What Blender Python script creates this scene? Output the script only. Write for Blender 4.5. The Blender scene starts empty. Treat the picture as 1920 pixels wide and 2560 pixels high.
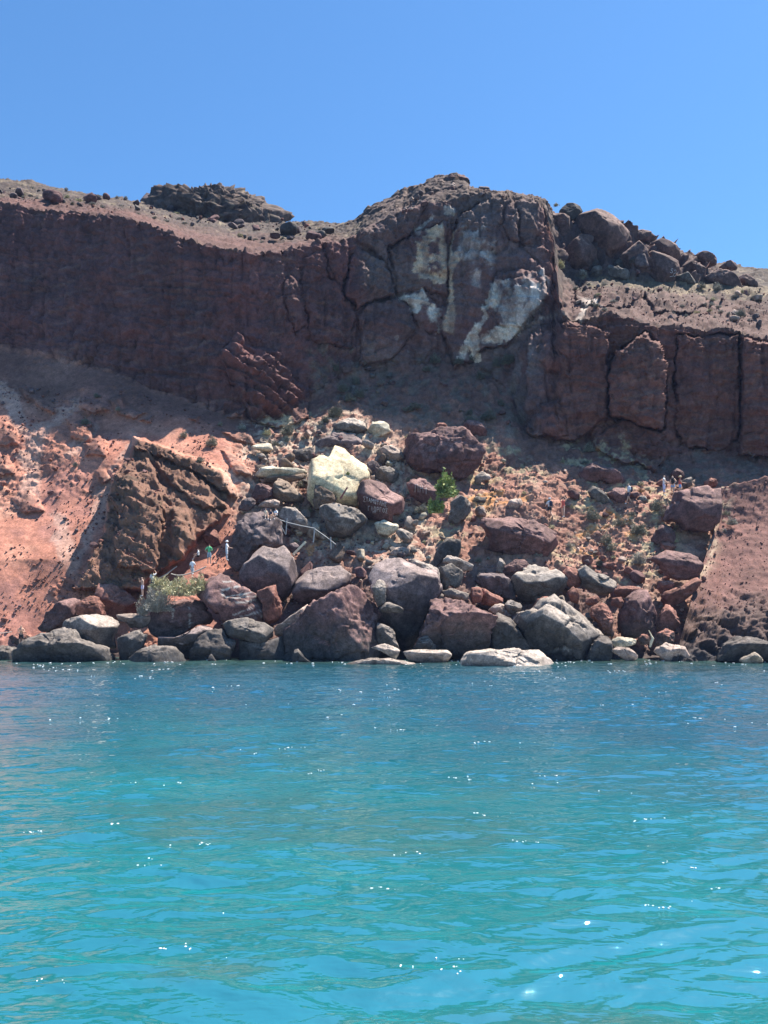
import bpy, bmesh, math, random
import numpy as np
from mathutils import Vector, Matrix

# ------------------------------------------------------------------ camera, sky, sun, exposure
S = bpy.context.scene
F = 2078.0            # focal length in photograph pixels (1920 wide)
HZ = 1546.0           # image row of the eye level
CH = 3.0              # eye height above the sea, standing in a boat
cam_d = bpy.data.cameras.new("camera")
cam = bpy.data.objects.new("camera", cam_d)
S.collection.objects.link(cam)
cam.location = (0, 0, CH)
cam.rotation_euler = (math.radians(90), 0, 0)
cam_d.sensor_fit = 'VERTICAL'
cam_d.sensor_height = 24.0
cam_d.lens = 24.0 * F / 2560.0
cam_d.shift_y = (HZ - 1280.0) / 2560.0
cam_d.clip_start = 0.2
cam_d.clip_end = 3000
S.camera = cam

SUN_EL = math.radians(64.0)
SUN_AZ = math.radians(60.0)      # from +Y (inland) towards +X (right)
sd = Vector((math.sin(SUN_AZ) * math.cos(SUN_EL), math.cos(SUN_AZ) * math.cos(SUN_EL), math.sin(SUN_EL)))
W = bpy.data.worlds.new("World")
S.world = W
W.use_nodes = True
wn = W.node_tree
wn.nodes.clear()
wo = wn.nodes.new('ShaderNodeOutputWorld')
bg = wn.nodes.new('ShaderNodeBackground')
sky = wn.nodes.new('ShaderNodeTexSky')
sky.sky_type = 'NISHITA'
sky.sun_disc = False
sky.sun_elevation = SUN_EL
sky.sun_rotation = SUN_AZ
sky.altitude = 0
sky.air_density = 1.0
sky.dust_density = 0.3
sky.ozone_density = 2.5
bg.inputs['Strength'].default_value = 0.068
tint = wn.nodes.new('ShaderNodeMix')
tint.data_type = 'RGBA'; tint.blend_type = 'MULTIPLY'
tint.inputs[0].default_value = 1.0
tint.inputs[7].default_value = (0.62, 0.99, 1.24, 1)      # a deep clear summer blue
wn.links.new(sky.outputs[0], tint.inputs[6])
wn.links.new(tint.outputs[2], bg.inputs[0])
wn.links.new(bg.outputs[0], wo.inputs[0])
sun_d = bpy.data.lights.new("sun", 'SUN')
sun_d.energy = 5.0
sun_d.angle = math.radians(0.5)
sun_d.color = (1.0, 0.93, 0.83)
sun = bpy.data.objects.new("sun", sun_d)
sun.rotation_euler = sd.to_track_quat('Z', 'Y').to_euler()
sun.location = sd * 200
S.collection.objects.link(sun)
S.view_settings.view_transform = 'Standard'
S.view_settings.look = 'None'
S.view_settings.gamma = 1.0
S.view_settings.use_curve_mapping = False
S.view_settings.exposure = 1.3
try:
    S.cycles.max_bounces = 6
    S.cycles.sample_clamp_indirect = 6
except Exception:
    pass

rnd = random.Random(11)
rng = np.random.default_rng(7)

# ------------------------------------------------------------------ photograph measuring frames
FR = {'P': (0, 0, 1.0), 'A': (0, 1340, 3.318), 'B': (450, 1300, 3.318), 'C': (900, 1300, 3.318), 'D': (1400, 1300, 3.19),
      'E': (500, 960, 3.318), 'F': (900, 960, 3.318), 'G': (1400, 1000, 3.19), 'H': (0, 900, 2.592), 'I': (0, 400, 2.592),
      'J': (640, 400, 2.592), 'K': (1280, 400, 2.592), 'Z1': (880, 1180, 8.295), 'Z3': (640, 1250, 7.541), 'Z6': (330, 1340, 6.144)}

def px(fr, pts):
    x0, y0, s = FR[fr]
    a = np.array(pts, float).reshape(-1, 2)
    return np.stack([x0 + a[:, 0] / s, y0 + a[:, 1] / s], 1)

def p3(x, y, Y):
    return np.stack([(np.asarray(x, float) - 960) / F * Y, np.asarray(Y, float) * np.ones_like(np.asarray(x, float)), CH + (HZ - np.asarray(y, float)) / F * Y], -1)

# ------------------------------------------------------------------ noise
def _h(ix, iy, iz, seed):
    n = (ix.astype(np.uint32) * np.uint32(374761393) + iy.astype(np.uint32) * np.uint32(668265263) +
         iz.astype(np.uint32) * np.uint32(2246822519) + np.uint32((seed * 3266489917) & 0xffffffff))
    n = (n ^ (n >> np.uint32(13))) * np.uint32(1274126177)
    n = (n ^ (n >> np.uint32(15))) * np.uint32(2246822519)
    n = n ^ (n >> np.uint32(16))
    return (n & np.uint32(0xffffff)).astype(np.float32) / np.float32(0xffffff)

def vnoise(p, seed=0):
    i = np.floor(p)
    f = (p - i).astype(np.float32)
    i = i.astype(np.int64)
    u = f * f * f * (f * (f * 6 - 15) + 10)
    r = 0
    for a in (0, 1):
        for b in (0, 1):
            for c in (0, 1):
                w = (u[:, 0] if a else 1 - u[:, 0]) * (u[:, 1] if b else 1 - u[:, 1]) * (u[:, 2] if c else 1 - u[:, 2])
                r = r + w * _h(i[:, 0] + a, i[:, 1] + b, i[:, 2] + c, seed)
    return r * 2 - 1

def fbm(p, octv=4, seed=0, gain=0.5, ridged=False):
    r, a, t = 0, 1.0, 0.0
    q = np.array(p, float)
    for o in range(octv):
        n = vnoise(q, seed + o * 17)
        if ridged:
            n = 1 - 2 * np.abs(n)
        r = r + a * n
        t += a
        a *= gain
        q = q * 2.03 + 13.7
    return r / t

def facets(p, seed=0, tilt=0.8, step=0.6):
    """blocky rock: every cell of a cellular pattern is a tilted plane of its own; also returns the distance to the cell edge"""
    base = np.floor(p - 0.5).astype(np.int64)
    best = np.full(len(p), 1e9, np.float32)
    sec = best.copy()
    val = np.zeros(len(p), np.float32)
    for a in (0, 1):
        for b in (0, 1):
            for c in (0, 1):
                ix, iy, iz = base[:, 0] + a, base[:, 1] + b, base[:, 2] + c
                j = [_h(ix, iy, iz, seed + k) for k in range(6)]
                dx = (p[:, 0] - ix - 0.15 - 0.7 * j[0]).astype(np.float32)
                dy = (p[:, 1] - iy - 0.15 - 0.7 * j[1]).astype(np.float32)
                dz = (p[:, 2] - iz - 0.15 - 0.7 * j[2]).astype(np.float32)
                d = dx * dx + dy * dy + dz * dz
                v = (j[3] - 0.5) * step + tilt * (dx * (j[3] - 0.5) + dy * (j[4] - 0.5) + dz * (j[5] - 0.5)) * 2
                m = d < best
                sec = np.where(m, best, np.minimum(sec, d))
                val = np.where(m, v, val)
                best = np.where(m, d, best)
    return val, np.sqrt(sec) - np.sqrt(best)

def sstep(a, b, x):
    t = np.clip((x - a) / (b - a), 0, 1)
    return t * t * (3 - 2 * t)

def polysd(x, y, P):
    """signed distance in pixels, positive inside"""
    P = np.asarray(P, float)
    d = np.full(x.shape, 1e18)
    ins = np.zeros(x.shape, bool)
    n = len(P)
    for k in range(n):
        ax, ay = P[k]
        bx, by = P[(k + 1) % n]
        ex, ey = bx - ax, by - ay
        t = np.clip(((x - ax) * ex + (y - ay) * ey) / (ex * ex + ey * ey + 1e-9), 0, 1)
        d = np.minimum(d, (x - ax - t * ex) ** 2 + (y - ay - t * ey) ** 2)
        c = (ay > y) != (by > y)
        with np.errstate(divide='ignore', invalid='ignore'):
            ins ^= c & (x < ex * (y - ay) / (by - ay + 1e-12) + ax)
    return np.where(ins, 1, -1) * np.sqrt(d)

# ------------------------------------------------------------------ object helpers
def tag(o, label=None, cat=None, group=None, kind=None):
    if label: o['label'] = label
    if cat: o['category'] = cat
    if group: o['group'] = group
    if kind: o['kind'] = kind
    return o

def mesh_np(name, V, Fc, mat, cols=None, smooth=False):
    V = np.asarray(V, np.float32)
    me = bpy.data.meshes.new(name)
    if isinstance(Fc, np.ndarray):
        k = Fc.shape[1]
        nf = len(Fc)
        me.vertices.add(len(V))
        me.vertices.foreach_set('co', V.ravel())
        me.loops.add(nf * k)
        me.loops.foreach_set('vertex_index', Fc.astype(np.int32).ravel())
        me.polygons.add(nf)
        me.polygons.foreach_set('loop_start', np.arange(0, nf * k, k, dtype=np.int32))
        me.polygons.foreach_set('loop_total', np.full(nf, k, np.int32))
        me.update(calc_edges=True)
    else:
        me.from_pydata(V.tolist(), [], Fc)
    if cols is not None:
        at = me.color_attributes.new('Col', 'FLOAT_COLOR', 'POINT')
        c4 = np.ones((len(V), 4), np.float32)
        c4[:, :3] = cols
        at.data.foreach_set('color', c4.ravel())
    if smooth:
        me.polygons.foreach_set('use_smooth', np.ones(len(me.polygons), bool))
    if mat: me.materials.append(mat)
    return me

def link(name, me, parent=None, loc=None):
    o = bpy.data.objects.new(name, me)
    S.collection.objects.link(o)
    if parent: o.parent = parent
    if loc is not None: o.location = loc
    return o

def empty(name, loc=(0, 0, 0)):
    o = bpy.data.objects.new(name, None)
    S.collection.objects.link(o)
    o.location = loc
    return o

# ------------------------------------------------------------------ materials
def new_mat(name):
    m = bpy.data.materials.new(name)
    m.use_nodes = True
    nt = m.node_tree
    return m, nt, nt.nodes['Principled BSDF']

def rock_material(name, scales=(0.35, 2.2, 9.0), var=0.45, bump=0.35, rough=0.9, dist=0.06, gain=0.66):
    m, nt, b = new_mat(name)
    N, L = nt.nodes, nt.links
    at = N.new('ShaderNodeAttribute'); at.attribute_name = 'Col'
    geo = N.new('ShaderNodeNewGeometry')
    tot = gain
    for k, sc in enumerate(scales):
        n = N.new('ShaderNodeTexNoise')
        n.inputs['Scale'].default_value = sc
        n.inputs['Detail'].default_value = 6
        n.inputs['Roughness'].default_value = 0.62
        L.new(geo.outputs['Position'], n.inputs['Vector'])
        mr = N.new('ShaderNodeMapRange')
        mr.inputs['From Min'].default_value = 0.3
        mr.inputs['From Max'].default_value = 0.7
        mr.inputs['To Min'].default_value = 1 - var
        mr.inputs['To Max'].default_value = 1 + var
        L.new(n.outputs[0], mr.inputs['Value'])
        mu = N.new('ShaderNodeMath'); mu.operation = 'MULTIPLY'
        if k == 0: mu.inputs[0].default_value = gain
        else: L.new(tot, mu.inputs[0])
        L.new(mr.outputs[0], mu.inputs[1]); tot = mu.outputs[0]
        last = n
    vm = N.new('ShaderNodeVectorMath'); vm.operation = 'SCALE'
    L.new(at.outputs['Color'], vm.inputs[0]); L.new(tot, vm.inputs['Scale'])
    L.new(vm.outputs[0], b.inputs['Base Color'])
    b.inputs['Roughness'].default_value = rough
    b.inputs['Specular IOR Level'].default_value = 0.25
    bn = N.new('ShaderNodeTexNoise')
    bn.inputs['Scale'].default_value = 5.0
    bn.inputs['Detail'].default_value = 8
    bn.inputs['Roughness'].default_value = 0.7
    L.new(geo.outputs['Position'], bn.inputs['Vector'])
    bp = N.new('ShaderNodeBump')
    bp.inputs['Strength'].default_value = bump
    bp.inputs['Distance'].default_value = dist
    L.new(bn.outputs[0], bp.inputs['Height'])
    L.new(bp.outputs[0], b.inputs['Normal'])
    return m

def plain_material(name, col, rough=0.8, var=0.15, scale=20):
    m, nt, b = new_mat(name)
    N, L = nt.nodes, nt.links
    tc = N.new('ShaderNodeTexCoord')
    n = N.new('ShaderNodeTexNoise'); n.inputs['Scale'].default_value = scale; n.inputs['Detail'].default_value = 3
    L.new(tc.outputs['Object'], n.inputs['Vector'])
    r = N.new('ShaderNodeMapRange')
    r.inputs['From Min'].default_value = 0.3; r.inputs['From Max'].default_value = 0.7
    r.inputs['To Min'].default_value = 1 - var; r.inputs['To Max'].default_value = 1 + var
    L.new(n.outputs[0], r.inputs['Value'])
    rgb = N.new('ShaderNodeRGB'); rgb.outputs[0].default_value = (*col, 1)
    vm = N.new('ShaderNodeVectorMath'); vm.operation = 'SCALE'
    L.new(rgb.outputs[0], vm.inputs[0]); L.new(r.outputs[0], vm.inputs['Scale'])
    L.new(vm.outputs[0], b.inputs['Base Color'])
    b.inputs['Roughness'].default_value = rough
    return m

M_ROCK = rock_material('rock')
M_CLIFF = rock_material('cliff_rock', scales=(0.25, 1.5, 7.0), var=0.3, bump=0.45, dist=0.09, gain=0.82)
M_LEAF = rock_material('foliage', scales=(1.2,), var=0.35, bump=0.0, rough=0.7)
# ------------------------------------------------------------------ the hillside: one sheet strung on feature lines
# columns of (px, shore, mid slope, upper slope, cliff foot, cliff top, plateau back, skyline), each as (image row, metres away)
COLS = [
 (-330, (1650, 64), (1400, 68), (1150, 78), (850, 91), (490, 93.5), (455, 110), (430, 125)),
 (0,    (1640, 65), (1400, 70), (1150, 80), (860, 90), (508, 93.4), (480, 108), (449, 120)),
 (75,   (1632, 66), (1400, 70), (1150, 80), (875, 90), (520, 93.1), (485, 106), (452, 120)),
 (150,  (1630, 66), (1400, 70), (1150, 79), (890, 89), (528, 92.3), (490, 105), (470, 120)),
 (300,  (1640, 64), (1400, 71), (1150, 78), (935, 88), (541, 89.2), (514, 105), (496, 122)),
 (380,  (1645, 63), (1400, 71), (1150, 77), (975, 87), (562, 87.6), (530, 106), (512, 124)),
 (450,  (1645, 63), (1400, 71), (1150, 77), (990, 86), (592, 86.2), (545, 108), (526, 125)),
 (560,  (1645, 63), (1400, 71), (1170, 77), (1030, 85), (622, 85.2), (564, 106), (544, 124)),
 (640,  (1645, 63), (1400, 71), (1180, 78), (1050, 86), (634, 85.6), (578, 104), (553, 120)),
 (700,  (1645, 63), (1400, 71), (1180, 79), (1040, 87), (626, 86.8), (588, 102), (560, 115)),
 (775,  (1645, 63), (1400, 71), (1180, 80), (990, 88.8), (610, 88.5), (585, 100), (553, 112)),
 (850,  (1645, 63), (1400, 71), (1180, 80), (940, 90.5), (600, 90.2), (575, 98), (555, 108)),
 (890,  (1645, 63), (1400, 71), (1180, 80), (930, 91.3), (586, 91), (565, 97), (548, 105)),
 (930,  (1645, 63), (1400, 71), (1180, 80.5), (922, 92), (556, 92), (535, 97), (514, 101)),
 (1000, (1645, 63), (1400, 71), (1180, 81), (912, 92.6), (527, 92.8), (503, 97), (481, 101)),
 (1064, (1645, 63), (1400, 71), (1180, 81), (908, 92.8), (507, 93.2), (477, 97), (450, 101)),
 (1110, (1645, 63), (1400, 71), (1180, 81), (908, 93), (502, 93.2), (472, 97), (444, 100)),
 (1141, (1645, 63), (1400, 71), (1180, 81), (910, 93), (498, 93.2), (466, 96.5), (437, 100)),
 (1160, (1645, 63), (1400, 71), (1185, 81), (912, 93), (490, 93.2), (465, 96), (441, 99)),
 (1175, (1645, 63), (1400, 71), (1190, 81), (915, 93), (489, 93), (474, 96), (459, 98)),
 (1211, (1645, 63), (1400, 71), (1195, 81), (930, 92.8), (487, 93), (476, 95.5), (466, 98)),
 (1273, (1645, 63), (1400, 71), (1200, 80), (980, 91), (493, 93), (488, 95), (483, 97)),
 (1310, (1645, 63), (1400, 71), (1200, 79.5), (1060, 88), (496, 93), (490, 95), (486, 97)),
 (1345, (1645, 63), (1400, 71), (1200, 79), (1085, 86), (500, 93), (494, 95), (489, 97)),
 (1368, (1645, 63), (1405, 71), (1210, 79), (1092, 86), (520, 92.5), (512, 94.5), (505, 97)),
 (1385, (1645, 63), (1405, 71), (1210, 79), (1096, 86), (650, 92), (610, 95), (525, 99)),
 (1405, (1645, 63), (1410, 71), (1215, 79), (1100, 86), (780, 86.9), (680, 95), (532, 100)),
 (1430, (1645, 63), (1420, 71), (1225, 78), (1105, 86), (803, 86.6), (696, 95.5), (545, 100.5)),
 (1530, (1645, 63), (1420, 71), (1255, 77), (1110, 85.5), (788, 85.6), (699, 96.5), (548, 100.5)),
 (1627, (1645, 63), (1420, 71), (1260, 76.5), (1150, 84), (815, 84.4), (706, 97), (592, 101.5)),
 (1743, (1645, 63), (1420, 71), (1250, 76.5), (1130, 85), (822, 84.6), (713, 98), (640, 106)),
 (1820, (1645, 63), (1420, 71), (1250, 76.5), (1130, 85), (826, 84.6), (720, 99), (657, 112)),
 (1920, (1645, 63), (1420, 71), (1250, 76.5), (1140, 84), (850, 83.6), (728, 98), (680, 110)),
 (2250, (1645, 63), (1420, 71), (1250, 76.5), (1140, 84), (890, 84), (780, 97), (750, 110))]
CX = np.array([c[0] for c in COLS], float)
LP = np.array([[k[0] for k in c[1:]] for c in COLS], float)     # rows
LY = np.array([[k[1] for k in c[1:]] for c in COLS], float)     # distances
gx = np.arange(-320, 2240.1, 2.6)
NX = len(gx)
def smooth1(a, n):
    k = np.hanning(n + 2)[1:-1]; k /= k.sum()
    return np.convolve(np.pad(a, n // 2, mode='edge'), k, 'valid')[:len(a)]
lp = np.stack([smooth1(np.interp(gx, CX, LP[:, k]), 9) for k in range(7)], 0)
ly = np.stack([smooth1(np.interp(gx, CX, LY[:, k]), 9) for k in range(7)], 0)
# an under-water line in front of the shore
lp = np.concatenate([np.full((1, NX), 1740.0), lp], 0)
ly = np.concatenate([np.full((1, NX), 57.0), ly], 0)
SEG = [14, 110, 100, 110, 180, 46, 46]
rows_p, rows_y, rowT = [], [], []
for k, n in enumerate(SEG):
    for j in range(n):
        t = j / n
        rows_p.append(lp[k] * (1 - t) + lp[k + 1] * t)
        rows_y.append(ly[k] * (1 - t) + ly[k + 1] * t)
        rowT.append(k + t)
rows_p.append(lp[7]); rows_y.append(ly[7]); rowT.append(7.0)
GP = np.stack(rows_p, 0); GY = np.stack(rows_y, 0); GT = np.array(rowT)[:, None] * np.ones((1, NX)); GX = gx[None, :] * np.ones((len(rowT), 1))
NR = GP.shape[0]

def terrain_Y(x, y):
    """distance of the bare hillside seen at a pixel of the photograph"""
    c = int(np.clip(np.searchsorted(gx, x), 0, NX - 1))
    col = GP[:, c]
    return float(np.interp(-y, -col, GYF[:, c]))

x, y = GX.ravel(), GP.ravel()
T = GT.ravel()
Y = GY.ravel().copy()
# wobble the block outlines so that no joint runs straight
wob = np.stack([x, y, 0 * x], 1)
wx = x + 9 * fbm(wob / 38.0, 3, 3) + 3 * fbm(wob / 9.0, 2, 4)
wy = y + 9 * fbm(wob / 38.0, 3, 5) + 3 * fbm(wob / 9.0, 2, 6)
crk = fbm(wob / 30.0, 2, 8)
def block(fr, pts, amt, w=26, crack=0.5, sharp=0.55, mask=1.0):
    """a mass standing out of the face by amt metres with a joint round it"""
    global Y
    s = polysd(wx, wy, px(fr, pts))
    b = sharp * sstep(-2, 4, s) + (1 - sharp) * sstep(0, w, s)
    Y = Y - amt * b * mask + crack * np.exp(-((s + 1.5) / 2.0) ** 2) * 0.7 * sstep(-0.6, 0.1, crk)
    return s
# tower
block('J', [(1350, 330), (1630, 200), (1690, 330), (1700, 560), (1860, 720), (1880, 900), (1730, 1080), (1660, 1200), (1470, 1230), (1300, 1350), (1200, 1110), (1245, 900), (1250, 650), (1290, 480)], 1.6, 60, 0.7)
block('J', [(1640, 215), (1850, 240), (1870, 420), (1790, 560), (1640, 520), (1600, 420)], 0.8, 30, 0.6)
block('J', [(1560, 720), (1780, 700), (1870, 780), (1850, 950), (1740, 1100), (1580, 1060), (1500, 950)], 0.7, 60, 0.3)
block('J', [(660, 550), (800, 640), (860, 740), (925, 860), (780, 900), (650, 970), (570, 870), (590, 720)], 1.7, 50, 0.9)
block('J', [(430, 530), (650, 490), (660, 560), (590, 700), (550, 850), (470, 720)], 0.8, 30, 0.6)
block('J', [(760, 920), (930, 880), (1000, 960), (1040, 1100), (860, 1300), (680, 1330), (660, 1000)], 1.5, 60, 0.5)
block('J', [(650, 440), (900, 330), (1100, 280), (1010, 480), (860, 560), (830, 700), (760, 560), (660, 540)], 0.9, 40, 0.6)
block('J', [(870, 580), (1000, 480), (1230, 420), (1250, 640), (1240, 880), (1090, 830), (930, 850), (900, 720)], 0.7, 40, 0.5)
block('J', [(930, 870), (1090, 840), (1180, 950), (1230, 960), (1200, 1130), (1060, 1100), (1000, 960)], 0.6, 30, 0.4)
block('J', [(180, 800), (230, 740), (300, 810), (330, 1050), (250, 1130), (180, 960)], 1.0, 25, 0.4)
block('J', [(310, 640), (430, 600), (560, 870), (640, 1000), (600, 1230), (380, 1180), (300, 880)], 0.9, 50, 0.5)
# sunlit rib under the left cliff
s_rib = block('P', [(590, 827), (613, 862), (640, 872), (694, 880), (764, 984), (775, 1045), (694, 1072), (625, 1050), (570, 930), (550, 885)], 2.6, 60, 0.3, 0.35)
# fluted pillars on the right
block('P', [(1619, 832), (1650, 868), (1666, 940), (1655, 1075), (1600, 1068), (1557, 1047), (1525, 1040), (1519, 940), (1542, 878)], 2.6, 40, 1.2, 0.85)
block('P', [(1322, 835), (1430, 800), (1525, 830), (1522, 930), (1520, 1040), (1440, 1108), (1400, 1105), (1312, 1080)], 1.4, 40, 0.3, 0.85)
block('P', [(1365, 845), (1384, 845), (1400, 880), (1421, 902), (1421, 935), (1372, 925), (1345, 901)], 1.3, 40, 0.3, 0.3)
block('P', [(1690, 838), (1845, 838), (1846, 1100), (1800, 1130), (1720, 1120), (1688, 1070)], 0.4, 40, 1.6, 0.9)
block('P', [(1858, 848), (2040, 868), (2040, 1150), (1850, 1140), (1850, 980)], 1.7, 40, 0.3, 0.9)
block('P', [(1480, 1090), (1560, 1052), (1650, 1080), (1682, 1130), (1640, 1175), (1550, 1150), (1480, 1120)], 1.5, 50, 0.1, 0.7)
block('P', [(1350, 1010), (1400, 1000), (1420, 1090), (1380, 1100), (1350, 1080)], 0.8, 20, 0.4)
# ledge rocks on the bench
block('K', [(480, 770), (820, 770), (900, 850), (820, 920), (700, 960), (480, 960), (400, 900), (440, 820)], 1.6, 60, 0.4, 0.4)
block('K', [(850, 850), (1180, 860), (1260, 920), (1180, 980), (920, 1000)], 2.2, 40, 0.4, 0.5)
# the dark brown buttress on the left and its ribs
fade = sstep(-10, 150, ((x - 336) * -150 + (y - 1089) * 254) / 295.0)
s_but = block('H', [(870, 490), (1050, 560), (1250, 650), (1450, 740), (1500, 850), (1490, 1000), (1350, 1080), (1260, 1180), (1200, 1290), (1000, 1400), (900, 1500), (480, 1500), (600, 1250), (680, 1090), (700, 870), (760, 720), (850, 650), (860, 560)], 3.6, 90, 0.0, 0.8, fade)
block('H', [(720, 730), (960, 650), (1030, 800), (1060, 900), (1045, 1100), (1040, 1280), (1000, 1390), (770, 1360), (740, 1200), (780, 1000), (710, 870)], 2.3, 70, 0.0, 0.65)
block('H', [(1125, 980), (1230, 1000), (1280, 1180), (1200, 1290), (1100, 1330), (1110, 1150)], 1.9, 40, 0.0, 0.6)
block('H', [(1000, 680), (1180, 700), (1300, 790), (1420, 860), (1480, 960), (1330, 980), (1220, 900), (1120, 840)], 1.6, 40, 0.0, 0.6)
block('H', [(860, 480), (1080, 545), (1280, 640), (1490, 750), (1540, 890), (1450, 840), (1200, 720), (1040, 650), (950, 600), (860, 560)], 2.0, 30, 0.0, 0.75)
# outcrops on the red slope
OUTC = []
for q in ([(430, 370), (520, 350), (600, 420), (590, 480), (560, 540), (470, 510)], [(110, 180), (200, 170), (290, 260), (370, 330), (340, 345), (230, 280)], [(-60, 400), (60, 400), (120, 470), (110, 570), (60, 580), (-60, 520)], [(560, 560), (640, 500), (720, 560), (690, 640), (560, 640)],
          [(80, 890), (180, 850), (260, 920), (290, 990), (150, 990)], [(610, 700), (680, 700), (720, 750), (640, 790)], [(700, 250), (780, 235), (810, 300), (950, 340), (860, 375), (740, 330)], [(540, 240), (660, 270), (700, 330), (580, 340), (500, 290)], [(1500, 320), (1580, 305), (1580, 390), (1480, 370)],
          [(1230, 400), (1310, 372), (1290, 430)], [(900, 380), (985, 370), (970, 420)], [(1430, 460), (1620, 470), (1640, 560), (1500, 520)], [(1420, 600), (1560, 640), (1640, 760), (1540, 740)], [(-40, 600), (60, 620), (90, 740), (-40, 760)]):
    block('H', q, 1.1, 22, 0.0, 0.6)
    OUTC.append(q)
GYF = Y.reshape(NR, NX)

P = p3(x, y, Y)
# smooth normals of the sheet
def grid_normals(P):
    G = P.reshape(NR, NX, 3)
    du = np.gradient(G, axis=1); dv = np.gradient(G, axis=0)
    n = np.cross(du, dv).reshape(-1, 3)
    n /= np.linalg.norm(n, axis=1, keepdims=True) + 1e-9
    return n
nrm = grid_normals(p3(GX.ravel(), GP.ravel(), GY.ravel()))
nrm[nrm[:, 1] > 0.2] *= 1
is_cliff = sstep(3.92, 4.02, T) * (1 - sstep(4.97, 5.05, T))
is_slope = 1 - sstep(3.92, 4.02, T)
is_top = sstep(4.97, 5.05, T)
red = is_slope * (1 - sstep(560, 660, x + 60 * fbm(P / 6, 2, 9)))
butt = sstep(-4, 10, s_but)
crest = is_top * sstep(1380, 1410, x) * (1 - sstep(1760, 1850, x)) * sstep(6.05, 6.2, T)
tw_top = is_top * sstep(880, 930, x) * (1 - sstep(1370, 1400, x))
tower = is_cliff * sstep(880, 930, x) * (1 - sstep(1330, 1380, x))
f1, e1 = facets(P * np.array([0.42, 0.42, 0.30]), 21)
f2, e2 = facets(P * np.array([1.15, 1.15, 0.85]), 37)
f3, e3 = facets(P * 2.6, 53)
f4, e4 = facets(P * np.array([0.75, 0.75, 0.20]), 57)
crev = sstep(0.55, 0.95, fbm(P * np.array([0.55, 0.55, 0.10]), 3, 58, ridged=True))
big = fbm(P / 7.0, 3, 61)
mid = fbm(P / 1.6, 4, 71)
fine = fbm(P / 0.45, 3, 81)
rdg = fbm(P * np.array([0.5, 0.5, 0.5]), 4, 91, ridged=True)
# slanting beds of the red slope and the buttress
bed = (P[:, 2] * 1.0 + P[:, 0] * 0.45 + 1.2 * fbm(P / 4, 3, 101))
bedw = bed / 1.5
saw = (bedw - np.floor(bedw))
saw = np.where(saw < 0.75, saw / 0.75, (1 - saw) / 0.25)
rbed = fbm(np.stack([(P[:, 0] * 0.8 - P[:, 2] * 0.45) * 0.35, P[:, 1] * 0.3, bed * 1.3], 1), 4, 105, ridged=True)
hb = (P[:, 2] + 0.5 * fbm(P / 2, 3, 103)) / 0.95
hs = hb - np.floor(hb)
lay = (P[:, 2] * 0.9 + P[:, 0] * 0.55 + 0.5 * mid) / 1.15
lay = lay - np.floor(lay)
lay = np.where(lay < 0.7, lay / 0.7, (1 - lay) / 0.3)
lam = fbm(np.stack([P[:, 0] * 0.12 + P[:, 2] * 0.2, P[:, 1] * 0.15, P[:, 2] * 1.5 + P[:, 0] * 0.25], 1), 3, 107, ridged=True)
hs = np.sin(hs * math.pi) ** 0.6
bedmask = sstep(-0.1, 0.35, fbm(P / 5.0, 3, 111))
D = (is_cliff * (1 - 0.1 * tower) * (0.45 * f1 + 0.32 * f2 + 0.16 * f3 + 0.22 * mid + 0.06 * fine - 0.4 * crev + 0.3 * f4)
     + sstep(0, 8, s_rib) * is_cliff * (0.9 * (lay - 0.5) + 0.25 * f2) + is_cliff * 0.28 * lam
     + is_slope * (1 - red) * (0.5 * big + 0.30 * f2 + 0.28 * mid + 0.16 * f3 + 0.05 * fine)
     + red * (1 - butt) * (0.5 * big + 0.08 * bedmask * saw + 0.16 * bedmask * rbed + 0.11 * mid * (0.3 + bedmask) + 0.25 * f2 * sstep(0.15, 0.5, bedmask * rbed) + 0.10 * f3 * bedmask + 0.03 * fine)
     + red * butt * (0.16 * hs * sstep(-0.3, 0.3, big) + 0.55 * rbed + 0.30 * f2 + 0.45 * mid + 0.12 * f3 + 0.06 * fine)
     + is_top * (0.35 * big + 0.22 * f2 + 0.3 * mid + 0.1 * f3 + sstep(1385, 1420, x) * (0.3 * f1 + 0.0 * f2) + tw_top * 0.5 * f1 + crest * (1.1 * f1 + 0.4 * f2)))
# ragged lip of the cliff
lip = np.exp(-((T - 5.0) / 0.05) ** 2)
D = D + lip * 0.22 * fbm(P / 1.2, 3, 121)
P = P + nrm * D[:, None]

# ---- albedo
def mix(a, b, t):
    return a + (np.asarray(b, float) - a) * np.clip(t, 0, 1)[:, None]
n1 = fbm(P / 5.0, 4, 131); n2 = fbm(P / 1.1, 4, 141); n3 = fbm(P / 0.35, 3, 151)
C = np.tile(np.array([0.168, 0.068, 0.062]), (len(P), 1))
C = mix(C, (0.135, 0.070, 0.068), 0.5 + 0.9 * n1)
C = mix(C, (0.20, 0.085, 0.06), is_cliff * sstep(1300, 1420, x) * (0.55 + 0.5 * n2))
strata = np.sin((P[:, 2] - 0.18 * P[:, 0]) * 4.0 + 3 * n1) * 0.5 + 0.5
C = mix(C, (0.25, 0.15, 0.12), is_cliff * 0.35 * sstep(0.8, 1.0, strata) * sstep(-.2, .4, n1))
C = mix(C, (0.17, 0.125, 0.115), tower * (0.6 + 0.6 * n1))
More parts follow.
